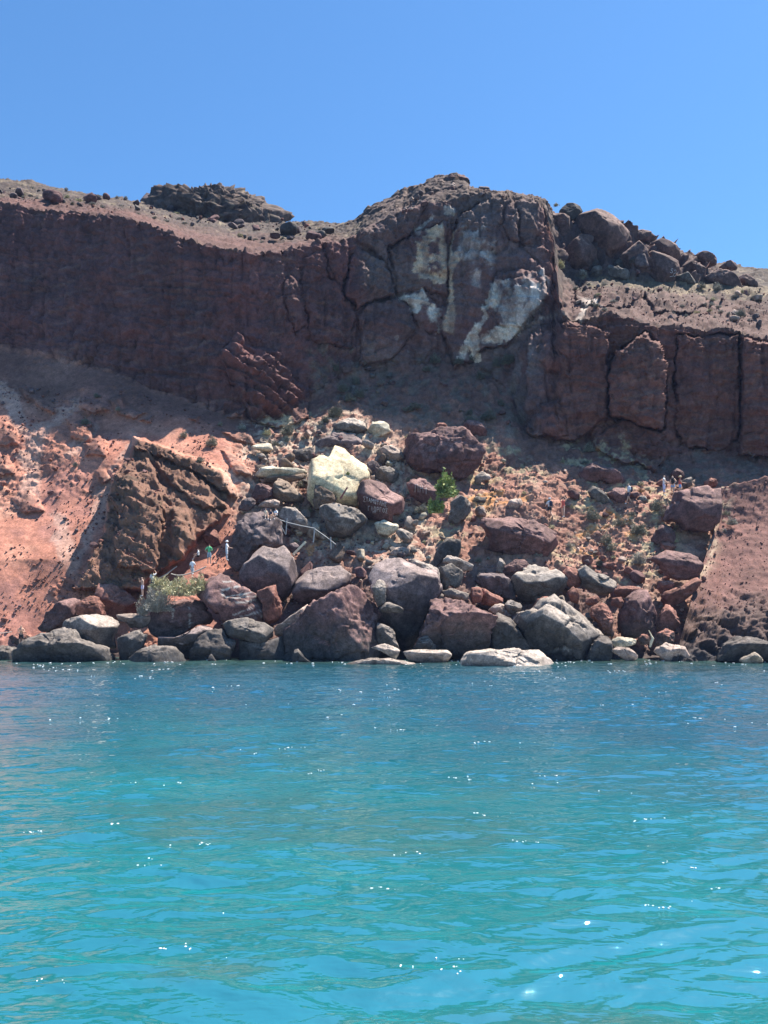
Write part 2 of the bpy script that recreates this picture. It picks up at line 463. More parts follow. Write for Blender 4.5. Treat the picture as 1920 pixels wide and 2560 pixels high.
# slopes
C = mix(C, (0.32, 0.155, 0.112), is_slope)
C = mix(C, (0.36, 0.24, 0.18), is_slope * (0.3 + 0.9 * n2))
C = mix(C, (0.48, 0.205, 0.14), red * 0.95)
C = mix(C, (0.56, 0.275, 0.19), red * sstep(0.0, 0.5, n1 + 0.25 * n2))
C = mix(C, (0.36, 0.165, 0.13), red * sstep(0.05, 0.5, -n1 + 0.3 * n2) * 0.8)
C = mix(C, (0.23, 0.115, 0.085), red * sstep(0.35, 0.95, bedmask * (saw + 0.5 * n2)) * 0.75)
C = mix(C, (0.165, 0.085, 0.07), is_slope * (1 - butt) * sstep(3.35, 3.8, T + 0.25 * n1 + 0.1 * n2) * 0.8)  # maroon talus, darkened towards the cliff foot to deepen its shade
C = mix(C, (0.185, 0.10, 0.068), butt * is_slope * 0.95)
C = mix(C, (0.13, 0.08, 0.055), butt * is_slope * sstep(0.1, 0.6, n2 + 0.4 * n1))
ns = fbm(P * np.array([1.3, 1.3, 0.35]), 4, 161)
def patch(fr, pts, col, amt=1.0, rag=10, soft=4, gate=None):
    global C
    s = polysd(wx + rag * n2, wy + rag * n3, px(fr, pts))
    m = sstep(-soft, soft, s + rag * 0.9 * n2) * amt
    if gate is not None: m = m * gate
    if fr in 'JK': m = m * (0.42 + 0.58 * sstep(-0.25, 0.35, ns))
    C = mix(C, col, m)
grass = (0.44, 0.345, 0.21)
speck = sstep(0.02, 0.35, n2 + 0.6 * n3)
for q in ([(650, 1060), (760, 1020), (900, 1050), (960, 1140), (900, 1180), (760, 1160), (660, 1130)], [(1000, 1230), (1180, 1190), (1230, 1290), (1120, 1370), (960, 1360)], [(1420, 1120), (1560, 1100), (1690, 1230), (1640, 1290), (1440, 1260)], [(1490, 1250), (1680, 1240), (1700, 1420), (1560, 1470), (1400, 1430), (1380, 1300)], [(900, 1110), (990, 1120), (1030, 1230), (930, 1200)], [(1060, 1130), (1280, 1110), (1380, 1200), (1200, 1250)]):
    patch('P', q, grass, 0.85, 16, 14, speck)
for q in ([(600, 1070), (900, 1040), (1080, 1180), (1080, 1420), (820, 1420), (640, 1330), (560, 1200)],):
    patch('P', q, (0.50, 0.385, 0.30), 0.7, 20, 25, sstep(-0.35, 0.2, n2 + n3))
orange = (0.56, 0.25, 0.09)
for q in ([(1440, 1295), (1560, 1275), (1600, 1340), (1540, 1400), (1470, 1410), (1430, 1350)], [(1440, 1130), (1500, 1115), (1490, 1150)], [(760, 1340), (820, 1360), (830, 1400), (760, 1400)], [(1130, 1220), (1300, 1210), (1320, 1260), (1150, 1270)]):
    patch('P', q, orange, 0.8, 16, 10, sstep(0.05, 0.3, n2 - 0.3 * n3))
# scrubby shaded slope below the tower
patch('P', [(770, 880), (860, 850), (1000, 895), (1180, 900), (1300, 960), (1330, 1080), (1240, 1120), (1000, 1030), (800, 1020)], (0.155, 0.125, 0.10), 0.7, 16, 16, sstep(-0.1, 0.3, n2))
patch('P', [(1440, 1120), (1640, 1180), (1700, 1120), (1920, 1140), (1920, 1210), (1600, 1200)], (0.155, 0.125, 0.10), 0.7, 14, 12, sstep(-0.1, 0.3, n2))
for q in ([(480, 270), (560, 280), (340, 440), (250, 650), (260, 900), (120, 900), (150, 520), (-20, 240), (-20, 130), (110, 220), (190, 440), (330, 400)], [(870, 470), (905, 500), (730, 720), (690, 1000), (560, 1250), (490, 1300), (600, 1000), (650, 800)], [(600, 430), (640, 430), (520, 600), (440, 640)], [(330, 1000), (420, 1000), (520, 1300), (480, 1420), (380, 1300)]):
    patch('H', q, (0.55, 0.335, 0.26), 0.75, 14, 8)
for q in OUTC:
    patch('H', q, (0.20, 0.10, 0.078), 0.8, 14, 6, sstep(-0.4, 0.1, n2))
# slope painted darker between the shore boulders, as shade in the deep gaps
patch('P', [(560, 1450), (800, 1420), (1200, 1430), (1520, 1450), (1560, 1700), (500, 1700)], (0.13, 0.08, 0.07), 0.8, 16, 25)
# plateau: dry grass and cinder
C = mix(C, (0.095, 0.068, 0.056), is_top)
C = mix(C, (0.19, 0.148, 0.10), is_top * sstep(0.1, 0.5, n2))
C = mix(C, (0.06, 0.045, 0.04), is_top * sstep(0.0, 0.3, n3 - 0.4 * n2))
C = mix(C, (0.125, 0.062, 0.052), is_top * (1 - sstep(5.2, 6.0, T + 0.35 * n1)) * (1 - sstep(800, 900, x)))
C = mix(C, (0.135, 0.09, 0.078), is_top * sstep(880, 960, x) * (1 - sstep(1370, 1400, x)) * 0.8)
C = mix(C, (0.12, 0.066, 0.055), is_top * sstep(1385, 1420, x) * (1 - sstep(5.6, 5.95, T + 0.2 * n2)))
C = mix(C, (0.115, 0.07, 0.064), is_top * sstep(1375, 1400, x) * (1 - sstep(1760, 1850, x)) * sstep(6.05, 6.2, T))
patch('K', [(480, 760), (1000, 790), (1700, 840), (1700, 900), (1300, 860), (900, 830), (560, 790)], (0.27, 0.205, 0.125), 0.8, 12, 10)
# bare scars on the tower where the rock broke away
tan = (0.70, 0.51, 0.36); cream = (0.80, 0.68, 0.57); grey = (0.58, 0.51, 0.47)
hole = sstep(-0.45, -0.1, n2 + 0.4 * n1)
patch('J', [(1020, 540), (1080, 510), (1120, 440), (1200, 420), (1240, 560), (1240, 720), (1225, 800), (1050, 770), (1030, 700), (1060, 640)], tan, 0.95, 9, 2, hole)
patch('J', [(1010, 470), (1150, 360), (1170, 370), (1080, 450), (1060, 500)], grey, 0.8, 6, 2)
patch('J', [(1390, 360), (1320, 430), (1275, 560), (1330, 640), (1275, 740), (1275, 860), (1310, 1000), (1270, 1130), (1205, 1100), (1240, 960), (1250, 650), (1290, 480)], tan, 0.9, 7, 3)
patch('J', [(1400, 380), (1480, 450), (1560, 470), (1540, 680), (1500, 660), (1480, 540), (1420, 660), (1300, 600), (1300, 480)], grey, 0.55, 12, 6, sstep(-0.2, 0.3, n2))
patch('J', [(930, 860), (1080, 845), (1110, 900), (1170, 960), (1230, 960), (1190, 1100), (1170, 1140), (1070, 1020), (1020, 980)], cream, 0.85, 9, 2, sstep(-0.25, 0.1, n2))
patch('J', [(1480, 940), (1490, 1000), (1440, 1130), (1460, 1290), (1410, 1310), (1390, 1220), (1320, 1340), (1290, 1290), (1400, 1100)], cream, 0.95, 8, 2)
patch('J', [(1520, 810), (1660, 780), (1850, 700), (1890, 800), (1850, 950), (1740, 1080), (1690, 1160), (1560, 1210), (1470, 1190), (1460, 1150), (1560, 1100), (1640, 1000), (1500, 960)], grey, 0.9, 12, 4, sstep(-0.55, -0.1, n2 + 0.5 * n1))
patch('J', [(1500, 860), (1560, 800), (1590, 880), (1540, 950), (1490, 960)], cream, 0.95, 8, 2)
patch('J', [(1560, 1090), (1650, 1060), (1740, 1080), (1700, 1150), (1560, 1200), (1480, 1170)], cream, 0.85, 10, 2, hole)
patch('J', [(1220, 300), (1310, 310), (1290, 390), (1215, 430)], cream, 0.7, 8, 3, sstep(-0.2, 0.1, n2))
patch('J', [(1380, 720), (1460, 720), (1450, 830), (1390, 800)], grey, 0.6, 8, 6)
patch('J', [(870, 970), (940, 1010), (960, 1110), (900, 1060)], grey, 0.6, 12, 4, sstep(0, .3, n2))
patch('J', [(910, 1150), (1010, 1170), (1000, 1270), (960, 1270)], grey, 0.6, 12, 4, sstep(0, .3, n2))
patch('K', [(440, 880), (560, 930), (490, 970), (450, 1050), (435, 960)], cream, 0.85, 6, 3)
patch('J', [(1640, 1200), (1800, 1180), (1800, 1420), (1480, 1420), (1480, 1230)], (0.27, 0.22, 0.2), 0.5, 12, 8, sstep(-.1, .3, np.sin(x / 7.0 + 4 * n1)))
patch('K', [(90, 1085), (330, 975), (400, 1010), (250, 1040), (130, 1080)], (0.5, 0.36, 0.29), 0.85, 5, 3)
# wave-washed, dark at the waterline
wet = 1 - sstep(0.3, 1.3, P[:, 2] + 0.6 * n2)
C = mix(C, (0.05, 0.045, 0.045), wet * 0.9)
C = C * (1 + 0.16 * n3)[:, None]
C = np.clip(C, 0.01, 0.9)

idx = np.arange(NR * NX).reshape(NR, NX)
quads = np.stack([idx[:-1, :-1], idx[:-1, 1:], idx[1:, 1:], idx[1:, :-1]], -1)
r4, r5 = sum(SEG[:4]), sum(SEG[:5])
# ground carried on behind the skyline
back = P.reshape(NR, NX, 3)[-1] + np.array([0, 40, -6.0])
def sheet(name, r0, r1, extra=None):
    q = quads[r0:r1].reshape(-1, 4)
    lo, hi = r0 * NX, (r1 + 1) * NX
    V, c, q = P[lo:hi], C[lo:hi], q - lo
    if extra is not None:
        n0 = len(V)
        V = np.concatenate([V, extra]); c = np.concatenate([c, c[-NX:]])
        a = np.arange(n0 - NX, n0)
        q = np.concatenate([q, np.stack([a[:-1], a[1:], a[1:] + NX, a[:-1] + NX], -1)])
    return tag(link(name, mesh_np(name, V, q, M_CLIFF, c)), kind='structure')
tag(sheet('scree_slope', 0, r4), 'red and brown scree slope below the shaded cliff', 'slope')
tag(sheet('cliff', r4, r5), 'shaded maroon cliff with pale scars on its tower', 'cliff')
tag(sheet('hilltop', r5, NR - 1, back), 'sunlit hilltop of dry grass above the cliff', 'hill')

def on_slope(x, y):
    """3-D point of the bare hillside at a photograph pixel, after all displacement"""
    c = int(np.clip(np.round((x - gx[0]) / 2.6), 0, NX - 1))
    col = GP[:, c]
    r = int(np.clip(np.searchsorted(-col, -y), 0, NR - 1))
    return P.reshape(NR, NX, 3)[r, c]

# ---- headland on the right, nearer than the slope
def headland():
    hx = np.arange(1640, 2240, 2.6)
    top = np.interp(hx, [1640, 1690, 1712, 1735, 1765, 1790, 1803, 1860, 1920, 2240], [1690, 1640, 1560, 1470, 1390, 1310, 1217, 1206, 1191, 1130])
    top = top + 7 * fbm(np.stack([hx / 14.0, 0 * hx, 0 * hx], 1), 3, 219)
    Yt = np.interp(hx, [1640, 1690, 1735, 1790, 1803, 1920, 2240], [59, 62.5, 67.6, 73.6, 75.2, 76, 75])
    bot = np.full(len(hx), 1700.0)
    Yb = np.interp(hx, [1640, 1740, 1800, 1920, 2240], [60, 57.8, 57.5, 57, 55])
    n = 190
    V = []
    for j in range(n + 1):
        t = j / n
        py = bot * (1 - t) + top * t
        Yc = np.interp(-py, [-1700, -1640, -1560, -1470, -1390, -1310, -1217, -1130], [57.2, 58.6, 61.6, 66.0, 70.0, 73.6, 75.6, 77.0])
        V.append(np.stack([hx, py, Yc - 0.6 * sstep(1790, 1900, hx), (1690 - py) / 480.0], -1))
    V = np.stack(V, 0)
    fl = V.reshape(-1, 4)
    Q = p3(fl[:, 0], fl[:, 1], fl[:, 2])
    bk = Q.reshape(n + 1, len(hx), 3)[-1] + np.array([0.6, 6.0, -9.0])
    ff, _ = facets(Q * 1.1, 207); ff2, _ = facets(Q * 0.45, 209)
    m1 = fbm(Q / 2.0, 4, 211); m2 = fbm(Q / 0.5, 3, 213); m3 = fbm(Q / 6.0, 2, 215)
    low = 1 - sstep(0.28, 0.48, fl[:, 3] + 0.08 * m1)
    d = 0.10 * fbm(Q / 0.9, 4, 221, ridged=True) + 0.10 * m2 + 0.35 * m3 + low * (0.5 * ff2 + 0.45 * ff + 0.55 * fbm(Q / 1.1, 4, 223, ridged=True))
    Q = Q + np.array([-0.1, -0.8, 0.55]) * d[:, None]
    c = np.tile(np.array([0.185, 0.088, 0.074]), (len(Q), 1))
    c = mix(c, (0.23, 0.115, 0.095), 0.3 + m1)
    c = mix(c, (0.17, 0.085, 0.07), sstep(0.15, 0.45, fbm(Q / 0.22, 3, 217)))
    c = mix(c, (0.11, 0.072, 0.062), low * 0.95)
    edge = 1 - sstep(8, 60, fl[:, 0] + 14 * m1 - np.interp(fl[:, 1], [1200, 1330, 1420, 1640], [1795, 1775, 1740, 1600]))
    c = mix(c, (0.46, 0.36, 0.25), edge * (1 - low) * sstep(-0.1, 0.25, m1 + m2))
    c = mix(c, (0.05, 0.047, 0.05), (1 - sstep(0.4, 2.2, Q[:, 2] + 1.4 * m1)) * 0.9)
    Q = np.concatenate([Q, bk]); c = np.concatenate([c, c[-len(hx):]])
    I = np.arange((n + 2) * len(hx)).reshape(n + 2, len(hx))
    q = np.stack([I[:-1, :-1], I[:-1, 1:], I[1:, 1:], I[1:, :-1]], -1).reshape(-1, 4)
    global HEADP
    sel = (fl[:, 3] > 0.3) & (fl[:, 0] < 1960)
    HEADP = Q[:len(fl)][sel]
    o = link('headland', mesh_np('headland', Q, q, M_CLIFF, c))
    tag(o, 'red cinder headland closing the shore on the right', 'headland', kind='structure')
headland()
# ------------------------------------------------------------------ the sea
def build_sea():
    Yr = [3.2]
    while Yr[-1] < 80:
        Yr.append(Yr[-1] + max(0.014, 0.0030 * Yr[-1]))
    Yr = np.array(Yr)
    s_in = np.linspace(-0.62, 0.62, 560)
    s_out = 0.62 + np.array([0.01, 0.03, 0.06, 0.1, 0.16, 0.25, 0.4, 0.7, 1.2, 2.2, 4.0, 7.0])
    sx = np.concatenate([-s_out[::-1], s_in, s_out])
    X = (sx[None, :] * Yr[:, None]); Yg = Yr[:, None] * np.ones((1, len(sx)))
    x, yv = X.ravel(), Yg.ravel()
    z = np.zeros(len(x)); ox = np.zeros(len(x)); oy = np.zeros(len(x))
    q = np.stack([x, yv, 0 * x], 1)
    wx_ = x + 0.5 * fbm(q / 3.0, 2, 301); wy_ = yv + 0.5 * fbm(q / 3.0, 2, 303)
    gust = 0.75 + 0.55 * fbm(q / np.array([9.0, 7.0, 1]), 3, 305)
    r = np.random.default_rng(5)
    sp = np.maximum(0.014, 0.0030 * yv)
    K = 90
    lam = np.exp(np.linspace(math.log(0.10), math.log(5.0), K))
    for k in range(K):
        L = lam[k] * r.uniform(0.95, 1.05)
        th = math.radians(-98 + 16 + r.normal(0, 24))      # travelling towards the boat, a little askew
        dx, dy = math.cos(th), math.sin(th)
        kk = 2 * math.pi / L
        sl = 0.036 * math.exp(-(math.log(L / 0.55)) ** 2 / (2 * 0.75 ** 2)) + 0.0055
        a = sl * L / (2 * math.pi)
        ph = r.uniform(0, 2 * math.pi)
        A = a * sstep(1.6, 3.2, L / sp) * (gust if L < 2.5 else 1.0)
        g = kk * (dx * wx_ + dy * wy_) + ph
        z += A * np.cos(g)
        c = 0.75
        ox -= c * A * dx * np.sin(g); oy -= c * A * dy * np.sin(g)
    keep = 1 - sstep(0.6, 0.9, np.abs(np.tile(sx, len(Yr))))
    V = np.stack([x + ox * keep, yv + oy * keep, z * keep], 1)
    I = np.arange(len(V)).reshape(len(Yr), len(sx))
    f = np.stack([I[:-1, :-1], I[:-1, 1:], I[1:, 1:], I[1:, :-1]], -1).reshape(-1, 4)
    # colour of the water body: turquoise over pale sand close by, blue over weed and rock farther out
    n1 = fbm(q / np.array([5.0, 3.0, 1]), 3, 311); n2 = fbm(q / np.array([1.6, 1.0, 1]), 3, 313)
    far = sstep(7.5, 30.0, yv * (1 + 0.30 * n1) - x * 0.0 + np.clip(x, 0, 9) * 0.9)
    c = np.tile(np.array([0.007, 0.142, 0.160]), (len(V), 1))
    c = mix(c, (0.010, 0.088, 0.142), far)
    c = mix(c, (0.015, 0.05, 0.055), sstep(40, 55, yv + 4 * n1) * 0.8)
    c = mix(c, (0.035, 0.095, 0.085), (1 - far) * sstep(0.1, 0.55, n1 + 0.5 * n2) * 0.55)
    c = mix(c, (0.05, 0.085, 0.062), sstep(52, 60, yv + 3 * n1) * 0.6)
    c = c * (1 + 0.12 * n2)[:, None]
    m, nt, b = new_mat('sea_water')
    N, L = nt.nodes, nt.links
    at = N.new('ShaderNodeAttribute'); at.attribute_name = 'Col'
    L.new(at.outputs['Color'], b.inputs['Base Color'])
    b.inputs['Roughness'].default_value = 0.004
    b.inputs['IOR'].default_value = 4.0
    b.inputs['Specular IOR Level'].default_value = 0.5
    geo = N.new('ShaderNodeNewGeometry')
    mp = N.new('ShaderNodeMapping'); mp.inputs['Scale'].default_value = (0.8, 1.0, 0.2)
    L.new(geo.outputs['Position'], mp.inputs['Vector'])
    n = N.new('ShaderNodeTexNoise'); n.inputs['Scale'].default_value = 7.5; n.inputs['Detail'].default_value = 5; n.inputs['Roughness'].default_value = 0.55
    L.new(mp.outputs[0], n.inputs['Vector'])
    bp = N.new('ShaderNodeBump'); bp.inputs['Strength'].default_value = 0.28; bp.inputs['Distance'].default_value = 0.03
    L.new(n.outputs[0], bp.inputs['Height'])
    mp2 = N.new('ShaderNodeMapping'); mp2.inputs['Scale'].default_value = (0.75, 1.5, 0.2)
    L.new(geo.outputs['Position'], mp2.inputs['Vector'])
    n_2 = N.new('ShaderNodeTexNoise'); n_2.inputs['Scale'].default_value = 1.9; n_2.inputs['Detail'].default_value = 3; n_2.inputs['Distortion'].default_value = 0.4
    L.new(mp2.outputs[0], n_2.inputs['Vector'])
    b2 = N.new('ShaderNodeBump'); b2.inputs['Strength'].default_value = 0.5; b2.inputs['Distance'].default_value = 0.14
    L.new(n_2.outputs[0], b2.inputs['Height']); L.new(b2.outputs[0], bp.inputs['Normal'])
    L.new(bp.outputs[0], b.inputs['Normal'])
    tag(link('sea_water', mesh_np('sea_water', V, f, m, c, smooth=True)), 'choppy turquoise sea turning deep blue towards the shore', 'sea', kind='structure')
    return V, Yr, len(sx)
SEA = build_sea()
def glint_foam():
    """white flecks drawn as sun glints, with broken water by the shore"""
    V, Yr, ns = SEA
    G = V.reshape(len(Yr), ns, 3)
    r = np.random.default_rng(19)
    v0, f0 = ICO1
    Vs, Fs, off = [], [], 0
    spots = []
    for _ in range(62):  # clusters of white flecks standing in for sun glints
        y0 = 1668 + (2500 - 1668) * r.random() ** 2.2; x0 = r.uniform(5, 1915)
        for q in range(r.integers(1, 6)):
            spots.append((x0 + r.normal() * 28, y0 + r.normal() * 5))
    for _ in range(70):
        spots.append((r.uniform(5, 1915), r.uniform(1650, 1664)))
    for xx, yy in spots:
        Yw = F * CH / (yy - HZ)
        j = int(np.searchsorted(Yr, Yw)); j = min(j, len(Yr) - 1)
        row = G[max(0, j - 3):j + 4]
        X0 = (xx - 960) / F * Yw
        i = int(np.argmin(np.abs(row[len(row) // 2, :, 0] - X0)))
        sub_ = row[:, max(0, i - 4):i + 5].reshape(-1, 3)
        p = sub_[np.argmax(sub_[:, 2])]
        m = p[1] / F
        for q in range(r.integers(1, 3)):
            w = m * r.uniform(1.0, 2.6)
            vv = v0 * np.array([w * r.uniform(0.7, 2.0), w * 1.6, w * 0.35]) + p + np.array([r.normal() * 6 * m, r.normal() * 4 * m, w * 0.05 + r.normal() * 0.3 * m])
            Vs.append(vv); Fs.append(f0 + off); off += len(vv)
    tag(link('sea_glint_foam', mesh_np('sea_glint_foam', np.concatenate(Vs), np.concatenate(Fs), plain_material('glint_foam', (0.9, 0.92, 0.93), 0.3, 0.02), None, True)), 'white flecks drawn for sun glints on the waves, and surf at the waterline', 'glint_foam', kind='stuff')
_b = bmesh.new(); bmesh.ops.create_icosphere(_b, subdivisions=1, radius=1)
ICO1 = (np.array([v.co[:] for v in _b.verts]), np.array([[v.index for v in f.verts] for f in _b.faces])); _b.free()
glint_foam()
# ------------------------------------------------------------------ boulders
_ico = {}
def ico(n):
    if n not in _ico:
        b = bmesh.new()
        bmesh.ops.create_icosphere(b, subdivisions=n, radius=1)
        b.verts.ensure_lookup_table()
        V = np.array([v.co[:] for v in b.verts]); Fc = np.array([[v.index for v in f.verts] for f in b.faces])
        b.free()
        V /= np.linalg.norm(V, axis=1, keepdims=True)
        _ico[n] = (V, Fc)
    return _ico[n]

COL = {'red': (0.27, 0.115, 0.088), 'maroon': (0.185, 0.100, 0.096), 'gray': (0.185, 0.158, 0.142), 'crest': (0.165, 0.100, 0.090), 'dark': (0.115, 0.098, 0.092),
       'pale': (0.36, 0.295, 0.258), 'pink': (0.46, 0.335, 0.28), 'yellow': (0.88, 0.715, 0.47), 'cream': (0.66, 0.585, 0.45),
       'brown': (0.20, 0.14, 0.105), 'plum': (0.155, 0.115, 0.118), 'tan': (0.47, 0.385, 0.29)}

def outline_radius(pg, c, th):
    R = np.zeros(len(th))
    dx, dy = np.cos(th), -np.sin(th)
    n = len(pg)
    for k in range(n):
        a = pg[k] - c; b = pg[(k + 1) % n] - c
        e = b - a
        den = dx * e[1] - dy * e[0]
        den = np.where(np.abs(den) < 1e-9, 1e-9, den)
        t = (a[0] * e[1] - a[1] * e[0]) / den
        u = (a[0] * dy - a[1] * dx) / den
        ok = (t > 0) & (u >= -1e-6) & (u <= 1 + 1e-6)
        R = np.where(ok & (t > R), t, R)
    return R

def surface_Y(x, y):
    """where a boulder whose foot is seen at (x, y) stands"""
    if y > 1632:
        return F * CH / (y - HZ) + 1.0
    return terrain_Y(x, y)

HERO = {}
def rock_mesh(name, pg, Y, depth, ridges, colk, rough, seed, stripes=None, dusty=0.33, wet=True, boxy=5.0, lean=0.0):  # dusty: amount of pale dust and painted sunlit brightness on the upper sides
    pg = np.array(pg, float)
    if ridges is not None and len(ridges) == 0 and boxy > 4:
        ra = random.Random(seed)
        if ra.random() < 0.85:
            w_, h_ = np.ptp(pg[:, 0]), np.ptp(pg[:, 1])
            x_, y_ = pg[:, 0].min(), pg[:, 1].min()
            ridges = [((x_ + 0.1 * w_, y_ + h_ * ra.uniform(0.22, 0.5)), (x_ + 0.9 * w_, y_ + h_ * ra.uniform(0.35, 0.7)))]
            if ra.random() < 0.4: ridges.append(((x_ + w_ * ra.uniform(0.45, 0.65), y_ + 0.1 * h_), (x_ + w_ * ra.uniform(0.5, 0.75), y_ + 0.9 * h_)))
    if ridges is None: ridges = []
    size = max(np.ptp(pg[:, 0]), np.ptp(pg[:, 1]))
    low = pg[:, 1] >= 1632
    pg = pg.copy(); pg[low, 1] += 14
    # area centroid
    x0, y0 = pg[:, 0], pg[:, 1]; x1, y1 = np.roll(x0, -1), np.roll(y0, -1)
    cr = x0 * y1 - x1 * y0
    A = cr.sum() / 2
    c = np.array([((x0 + x1) * cr).sum(), ((y0 + y1) * cr).sum()]) / (6 * A)
    sub = 6 if size > 190 else 5 if size > 45 else 4
    V, Fc = ico(sub)
    m = Y / F
    th = np.arctan2(V[:, 2], V[:, 0])
    R = outline_radius(pg, c, th) * m
    rad = math.sqrt(abs(A) / math.pi) * m
    Dp = depth * rad
    s = np.sqrt(V[:, 0] ** 2 + V[:, 2] ** 2)
    k = (s ** boxy + np.abs(V[:, 1]) ** boxy) ** (-1.0 / boxy)
    P = np.stack([R * s * k * np.cos(th), Dp * V[:, 1] * k, R * s * k * np.sin(th)], 1)
    def loc(q, dy):
        q = np.asarray(q, float)
        return np.array([(q[0] - c[0]) * m, dy, -(q[1] - c[1]) * m])
    def cut(n, h, t=0.0):
        nonlocal P
        d = P @ n
        f = np.where(d > h, h / np.maximum(d, 1e-6), 1.0)
        P = P * (f + (1 - f) * t)[:, None]
    for (a, b) in ridges:
        a, b = np.array(a, float), np.array(b, float)
        e = (b - a) / (np.linalg.norm(b - a) + 1e-9)
        nrm2 = np.array([-e[1], e[0]])
        sd_ = (pg - a) @ nrm2
        A3, B3 = loc(a, -0.92 * Dp), loc(b, -0.92 * Dp)
        for sign, dyf in ((1, 0.10), (-1, -0.30)):
            side = sd_ * sign
            j = int(np.argmax(side))
            q = pg[j]
            # the side whose normal points up or to the right is the sloping one
            T3 = loc(q, 0.05 * Dp if (q[1] - a[1] < 0 or abs(e[1]) > 0.8) else -0.05 * Dp)
            n = np.cross(B3 - A3, T3 - A3)
            if np.linalg.norm(n) < 1e-6: continue
            n /= np.linalg.norm(n)
            h = n @ A3
            if h < 0: n, h = -n, -h
            if h < 0.12 * rad: continue
            cut(n, h, 0.0)
    r = np.random.default_rng(seed)
    # chips off the corners
    for _ in range(5 if ridges else 14):
        n = r.normal(size=3); n[1] = -abs(n[1]) - 0.55; n /= np.linalg.norm(n)
        h = (P @ n).max()
        cut(n, h * (r.uniform(0.84, 0.95) if ridges else r.uniform(0.64, 0.9)), 0.0)
    base_n = P / (np.linalg.norm(P, axis=1, keepdims=True) + 1e-9)
    Q = P + r.uniform(-500, 500, 3)
    sz = max(rad, 0.25)
    f1, e1 = facets(Q / (0.75 * sz), seed + 3)
    f2, e2 = facets(Q / (0.28 * sz), seed + 5)
    g1 = fbm(Q / (0.9 * sz), 3, seed + 7); g2 = fbm(Q / 0.35, 4, seed + 9)
    fa = 1.0 if rough > 0.15 else 0.45
    d = sz * fa * (0.15 * f1 + 0.065 * f2 + 0.025 * g1) - 0.045 * sz * np.exp(-(e1 / 0.05) ** 2) * (g1 > -0.1) + rough * (0.11 * sz * fbm(Q / (0.33 * sz), 4, seed + 13) + 0.10 * g2) + 0.02 * g2
    P = P + base_n * d[:, None]
    if rough < 0.6:
        for _ in range(12):
            n = r.normal(size=3); n[1] = -abs(n[1]) - 0.25; n /= np.linalg.norm(n)
            cut(n, (P @ n).max() * r.uniform(0.80, 0.95), 0.0)
        P = P + base_n * (0.012 * g2 + 0.006 * f2 * sz)[:, None]
    cen = p3(c[0], c[1], Y)
    Wp = P + cen
    n1 = fbm(Wp / 1.3, 4, seed + 21); n2 = fbm(Wp / 0.3, 3, seed + 23)
    col = np.tile(np.array(COL[colk]), (len(P), 1))
    col = col * (1 + 0.22 * n1 + 0.12 * n2)[:, None]
    # dust-pale upper sides, with sunlit brightness added into their colour
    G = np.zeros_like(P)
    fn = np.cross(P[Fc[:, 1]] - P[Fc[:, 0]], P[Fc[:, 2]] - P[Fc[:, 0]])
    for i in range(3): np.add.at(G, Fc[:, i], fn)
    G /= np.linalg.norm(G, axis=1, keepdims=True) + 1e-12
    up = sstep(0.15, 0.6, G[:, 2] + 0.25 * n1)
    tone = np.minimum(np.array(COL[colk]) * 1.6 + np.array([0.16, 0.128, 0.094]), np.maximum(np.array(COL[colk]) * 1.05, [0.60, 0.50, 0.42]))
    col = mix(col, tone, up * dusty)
    if rough > 0.5:
        col = mix(col, np.array(COL[colk]) * 0.55, sstep(0.1, 0.5, -n2 - 0.3 * n1) * 0.8)
    if stripes is not None:
        for (a, b, w) in stripes:
            a3, b3 = np.array(a, float), np.array(b, float)
            ix = 960 + Wp[:, 0] / Wp[:, 1] * F; iy = HZ - (Wp[:, 2] - CH) / Wp[:, 1] * F
            e = b3 - a3; t = np.clip(((ix - a3[0]) * e[0] + (iy - a3[1]) * e[1]) / (e @ e), 0, 1)
            dd = np.hypot(ix - a3[0] - t * e[0], iy - a3[1] - t * e[1])
            col = mix(col, (0.62, 0.58, 0.54), (1 - sstep(w * 0.4, w, dd + 2.5 * n2)) * (P[:, 1] < 0.2) * 0.9)
    if wet:  # wet waterline, and the darkened side faces above it
        wl = 1 - sstep(0.25, 1.15, Wp[:, 2] + 0.5 * n1)
        col = mix(col, (0.042, 0.04, 0.042), wl * 0.92)
        lo = (1 - sstep(1.2, 4.0, Wp[:, 2] + 1.0 * n1)) * (1 - up)  # side faces darkened above the waterline, shade painted into the fronts
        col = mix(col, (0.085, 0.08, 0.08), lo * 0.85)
    col = np.clip(col, 0.01, 0.9)
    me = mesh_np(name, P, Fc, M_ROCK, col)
    return me, cen, (pg, c, Y, Dp, m, P)

def boulder(fr, pts, colk, label, ridges=(), Y=None, depth=0.85, rough=0.25, cat='boulder', name='boulder', group=None, dY=0.0, key=None, **kw):
    pg = px(fr, pts)
    rg = None if ridges is None else [px(fr, r) for r in ridges]
    if Y is None:
        lowest = pg[np.argmax(pg[:, 1])]
        yy = np.sort(pg[:, 1])[-max(1, len(pg) // 4):].mean()
        Y = surface_Y(pg[:, 0].mean(), lowest[1] if lowest[1] > 1632 else yy) + dY
        rad = math.sqrt(abs(np.ptp(pg[:, 0]) * np.ptp(pg[:, 1])) / 4.5) * Y / F
        if lowest[1] > 1632: Y += 0.35 * depth * rad
    seed = int(abs(pg[0, 0] * 7 + pg[0, 1] * 13 + pg[1, 0] * 3)) % 9973
    me, cen, info = rock_mesh(name, pg, Y, depth, rg, colk, rough, seed, **kw)
    o = link(name, me, None, cen)
    tag(o, label, cat, group)
    if key: HERO[key] = (o, info)
    return o

